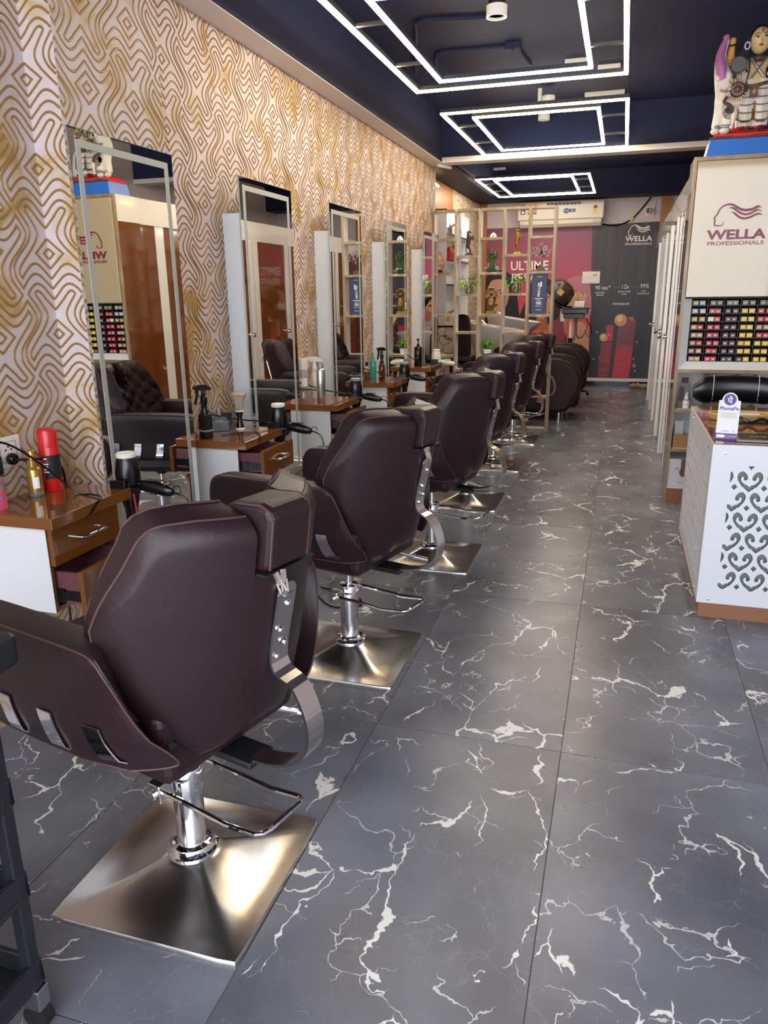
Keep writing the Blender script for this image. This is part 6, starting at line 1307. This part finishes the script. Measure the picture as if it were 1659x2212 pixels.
def woman(x, z, s, hair, skin, lips, turn, hairpts, facepts, bang=None):
    pm_poly('print_hair', spl2([(x+a*s, z+b*s) for a, b in hairpts]), hair); pm_poly('print_neck', [(x-.05*s, z-.10*s), (x+.06*s, z-.10*s), (x+.09*s, z-.34*s), (x-.07*s, z-.34*s)], S1s); pm_poly('print_face', spl2([(x+a*s, z+b*s) for a, b in facepts]), skin)
    for sd in (-1, 1):
        ex = x+(turn+.062*sd)*s; ez = z+.03*s
        pm_poly('print_eye', [(ex+.030*s*math.cos(R(a)), ez+.011*s*math.sin(R(a))) for a in range(0, 360, 30)], M_white_t); pm_poly('print_iris', [(ex+.010*s*math.cos(R(a)), ez+.011*s*math.sin(R(a))) for a in range(0, 360, 45)], H1)
        pm_poly('print_brow', [(ex-.036*s, ez+.038*s), (ex, ez+.052*s), (ex+.036*s, ez+.040*s), (ex+.036*s, ez+.032*s), (ex, ez+.042*s), (ex-.036*s, ez+.030*s)], H1); pm_poly('print_lash', [(ex-.034*s, ez+.005*s), (ex, ez+.017*s), (ex+.034*s, ez+.008*s), (ex, ez+.010*s)], H1)
    pm_poly('print_nose', [(x+(turn-.006)*s, z+.01*s), (x+(turn-.016)*s, z-.055*s), (x+(turn)*s, z-.066*s), (x+(turn+.018)*s, z-.056*s), (x+(turn+.002)*s, z-.03*s)], S1s)
    pm_poly('print_lips', spl2([(x+(turn-.036)*s, z-.105*s), (x+(turn-.012)*s, z-.092*s), (x+turn*s, z-.096*s), (x+(turn+.012)*s, z-.092*s), (x+(turn+.036)*s, z-.105*s), (x+turn*s, z-.130*s)]), lips)
    if bang: pm_poly('print_fringe', spl2([(x+a*s, z+b*s) for a, b in bang]), hair)
FACE = [(-.13, .10), (-.135, 0), (-.11, -.11), (-.05, -.185), (0, -.20), (.05, -.185), (.11, -.11), (.135, 0), (.13, .10), (.07, .19), (-.07, .19)]
LONG = [(-.19, .05), (-.17, .20), (-.08, .29), (.06, .30), (.18, .22), (.23, .05), (.27, -.2), (.30, -.5), (.33, -.85), (.12, -.9), (.10, -.3), (-.10, -.3), (-.14, -.9), (-.30, -.85), (-.24, -.4)]
woman(-1.83, 1.32, 1.22, H1, S1, LP, -.03, LONG, FACE); woman(-1.17, 1.22, 1.15, H2, S1, LP, .0, [(-.2, .05), (-.17, .22), (-.04, .30), (.10, .28), (.2, .18), (.26, -.05), (.33, -.4), (.40, -.9), (.15, -.95), (.12, -.3), (-.12, -.3), (-.22, -.9), (-.46, -.9), (-.36, -.4)], FACE)
pm_poly('print_dress', spl2([(-1.45, .45), (-1.25, .62), (-1.15, .50), (-1.02, .75), (-.95, .5), (-.9, .13), (-1.5, .13)]), DR)
pm_poly('print_shoulder', spl2([(-.72, .85), (-.60, .95), (-.52, .88), (-.455, .70), (-.45, .30), (-.50, .20), (-.60, .5), (-.72, .3), (-.85, .3)]), S1); pm_poly('print_dress', spl2([(-.90, .13), (-.85, .45), (-.66, .52), (-.58, .3), (-.55, .13)]), DR); pm_poly('print_arm', spl2([(-1.0, .82), (-.93, .98), (-.84, 1.0), (-.86, .80), (-.90, .68), (-.98, .70)]), S1)
woman(-.66, 1.30, 1.02, H3, S1, LP, .02, [(-.19, .05), (-.17, .19), (-.08, .27), (.06, .275), (.15, .2), (.19, .05), (.21, -.15), (.19, -.30), (.10, -.28), (.08, -.2), (-.10, -.25), (-.16, -.7), (-.30, -.75), (-.24, -.3)], FACE, [(-.15, .02), (-.155, .16), (-.06, .24), (.06, .24), (.145, .15), (.14, .03), (.07, .075), (-.02, .08), (-.08, .06)])
pm_poly('print_hair', spl2([(-.98, .95), (-.86, 1.0), (-.80, .7), (-.74, .3), (-.75, .13), (-1.0, .13), (-1.05, .5)]), H3d)
def ptext(body, size, x, z, m_=None, sx=1.0, bold=0): return text('print_lettering', body, size, face_y(x, -.0098, z), m_ or M_white_t, P0, .0002, sx=sx, bold=bold)
ptext('ULTIME', .178, -1.375, 1.745, sx=.94, bold=.004); ptext('REPAIR', .178, -1.375, 1.575, sx=.94); ptext('MIRACLE', .10, -1.375, 1.93, sx=.9) if False else None
logo(.150, 2.222, -.0095, 1.12, M_white_t, P0, .0006); ptext('WELLA', .098, .145, 2.078, sx=1.14, bold=.0024); ptext('PROFESSIONALS', .042, .145, 2.010, sx=1.17, bold=.0006)
ptext('90 sec*', .085, -.30, 1.42, sx=.85); ptext('12x', .085, .01, 1.43, sx=.85); ptext('99%', .085, .275, 1.435, sx=.85); ptext('DAMAGE\nREPAIR', .034, -.335, 1.335); ptext('SMOOTHER\nHAIR', .034, .0, 1.345); ptext('LESS\nBREAKAGE', .034, .265, 1.35); ptext('POWERED BY', .038, -.03, 1.19, bold=.0006)
for x in (-.135, -.10, -.07, .10, .135, .17): pm_poly('print_dot', [(x+.004*math.cos(R(a)), 1.425+.004*math.sin(R(a))) for a in range(0, 360, 60)], M_white_t)
PB = mat('print_bottle_red', '#a5202f', .35); pgrad(PB, [(0, '#d4243a'), (.45, '#c02036'), (.62, '#6a2030'), (1, '#7a2434')], .13, .95); PB2 = mat('print_bottle_dark', '#8d1c26', .35); PB3 = mat('print_cap_red', '#b82430', .35); PBS = mat('print_bottle_shade', '#4f1420', .4)
pm_poly('print_bottle', [(-.085, .13), (.155, .13), (.20, .945), (-.045, .94)], PB); pm_poly('print_bottle_top', [(-.045, .94), (.20, .945), (.19, .96), (.02, .955)], PB3); pm_poly('print_bottle', [(-.30, .13), (-.09, .13), (-.085, .64), (-.275, .64)], PB2); pm_poly('print_shade', [(-.135, .13), (-.09, .13), (-.085, .64), (-.125, .64)], PBS)
pm_poly('print_cap', [(-.22, .66), (-.115, .66), (-.11, .89), (-.215, .89)], PB3); pm_poly('print_cap', [(-.23, .64), (-.10, .64), (-.10, .66), (-.23, .66)], PBS)
SPH = mat('print_sphere_gold', '#d49a62', .35); SPD = mat('print_sphere_rose', '#b5796a', .4); SPH2 = mat('print_sphere_light', '#eecb98', .35)
for x, z, r_, m_ in ((-.02, .965, .088, SPH), (-.035, .985, .045, SPH2), (-.245, .715, .058, SPH), (-.255, .73, .028, SPH2), (.135, .985, .03, SPD), (.215, .31, .027, SPD), (.095, .99, .016, SPD) ): pm_poly('print_sphere', [(x+r_*math.cos(R(a)), z+r_*math.sin(R(a))) for a in range(0, 360, 15)], m_)
ptext('OMEGA-9', .034, -.02, .965, M_dark); ptext('AHA', .026, -.245, .715, M_dark)
for x, z in ((-.34, .79), (-.17, .755), (.23, .65), (.20, .41), (-.37, .40), (.235, .235)):
    pm_poly('print_sparkle', [(x+(r_ if i % 2 == 0 else r_*.28)*math.cos(R(45*i)), z+(r_ if i % 2 == 0 else r_*.28)*math.sin(R(45*i))) for i, r_ in enumerate([.022]*8)], mat('print_sparkle', '#d9b8a8', .4))
for x, z, s, w in ((.055, .80, .42, 0), (-.205, .545, .34, 0)):
    logo(x+.005, z+.02, -.0096, s*.8, mat('print_rose', '#e0c3c3', .4), P0, .0006); ptext('WELLA', .052*s/.42, x, z-.045, MATS['print_rose']); ptext('ULTIME', .062*s/.42, x-.005, z-.165*s/.42, bold=.001); ptext('REPAIR', .062*s/.42, x-.005, z-.215*s/.42)
for x, z, w in ((.05, .54, .16), (.035, .33, .16), (.035, .305, .11), (.04, .235, .08), (-.21, .36, .14), (-.215, .245, .13), (-.215, .222, .10), (-.215, .165, .07)): pm_poly('print_line', [(x-w/2, z), (x+w/2, z), (x+w/2, z+.009), (x-w/2, z+.009)], MATS['print_rose'])
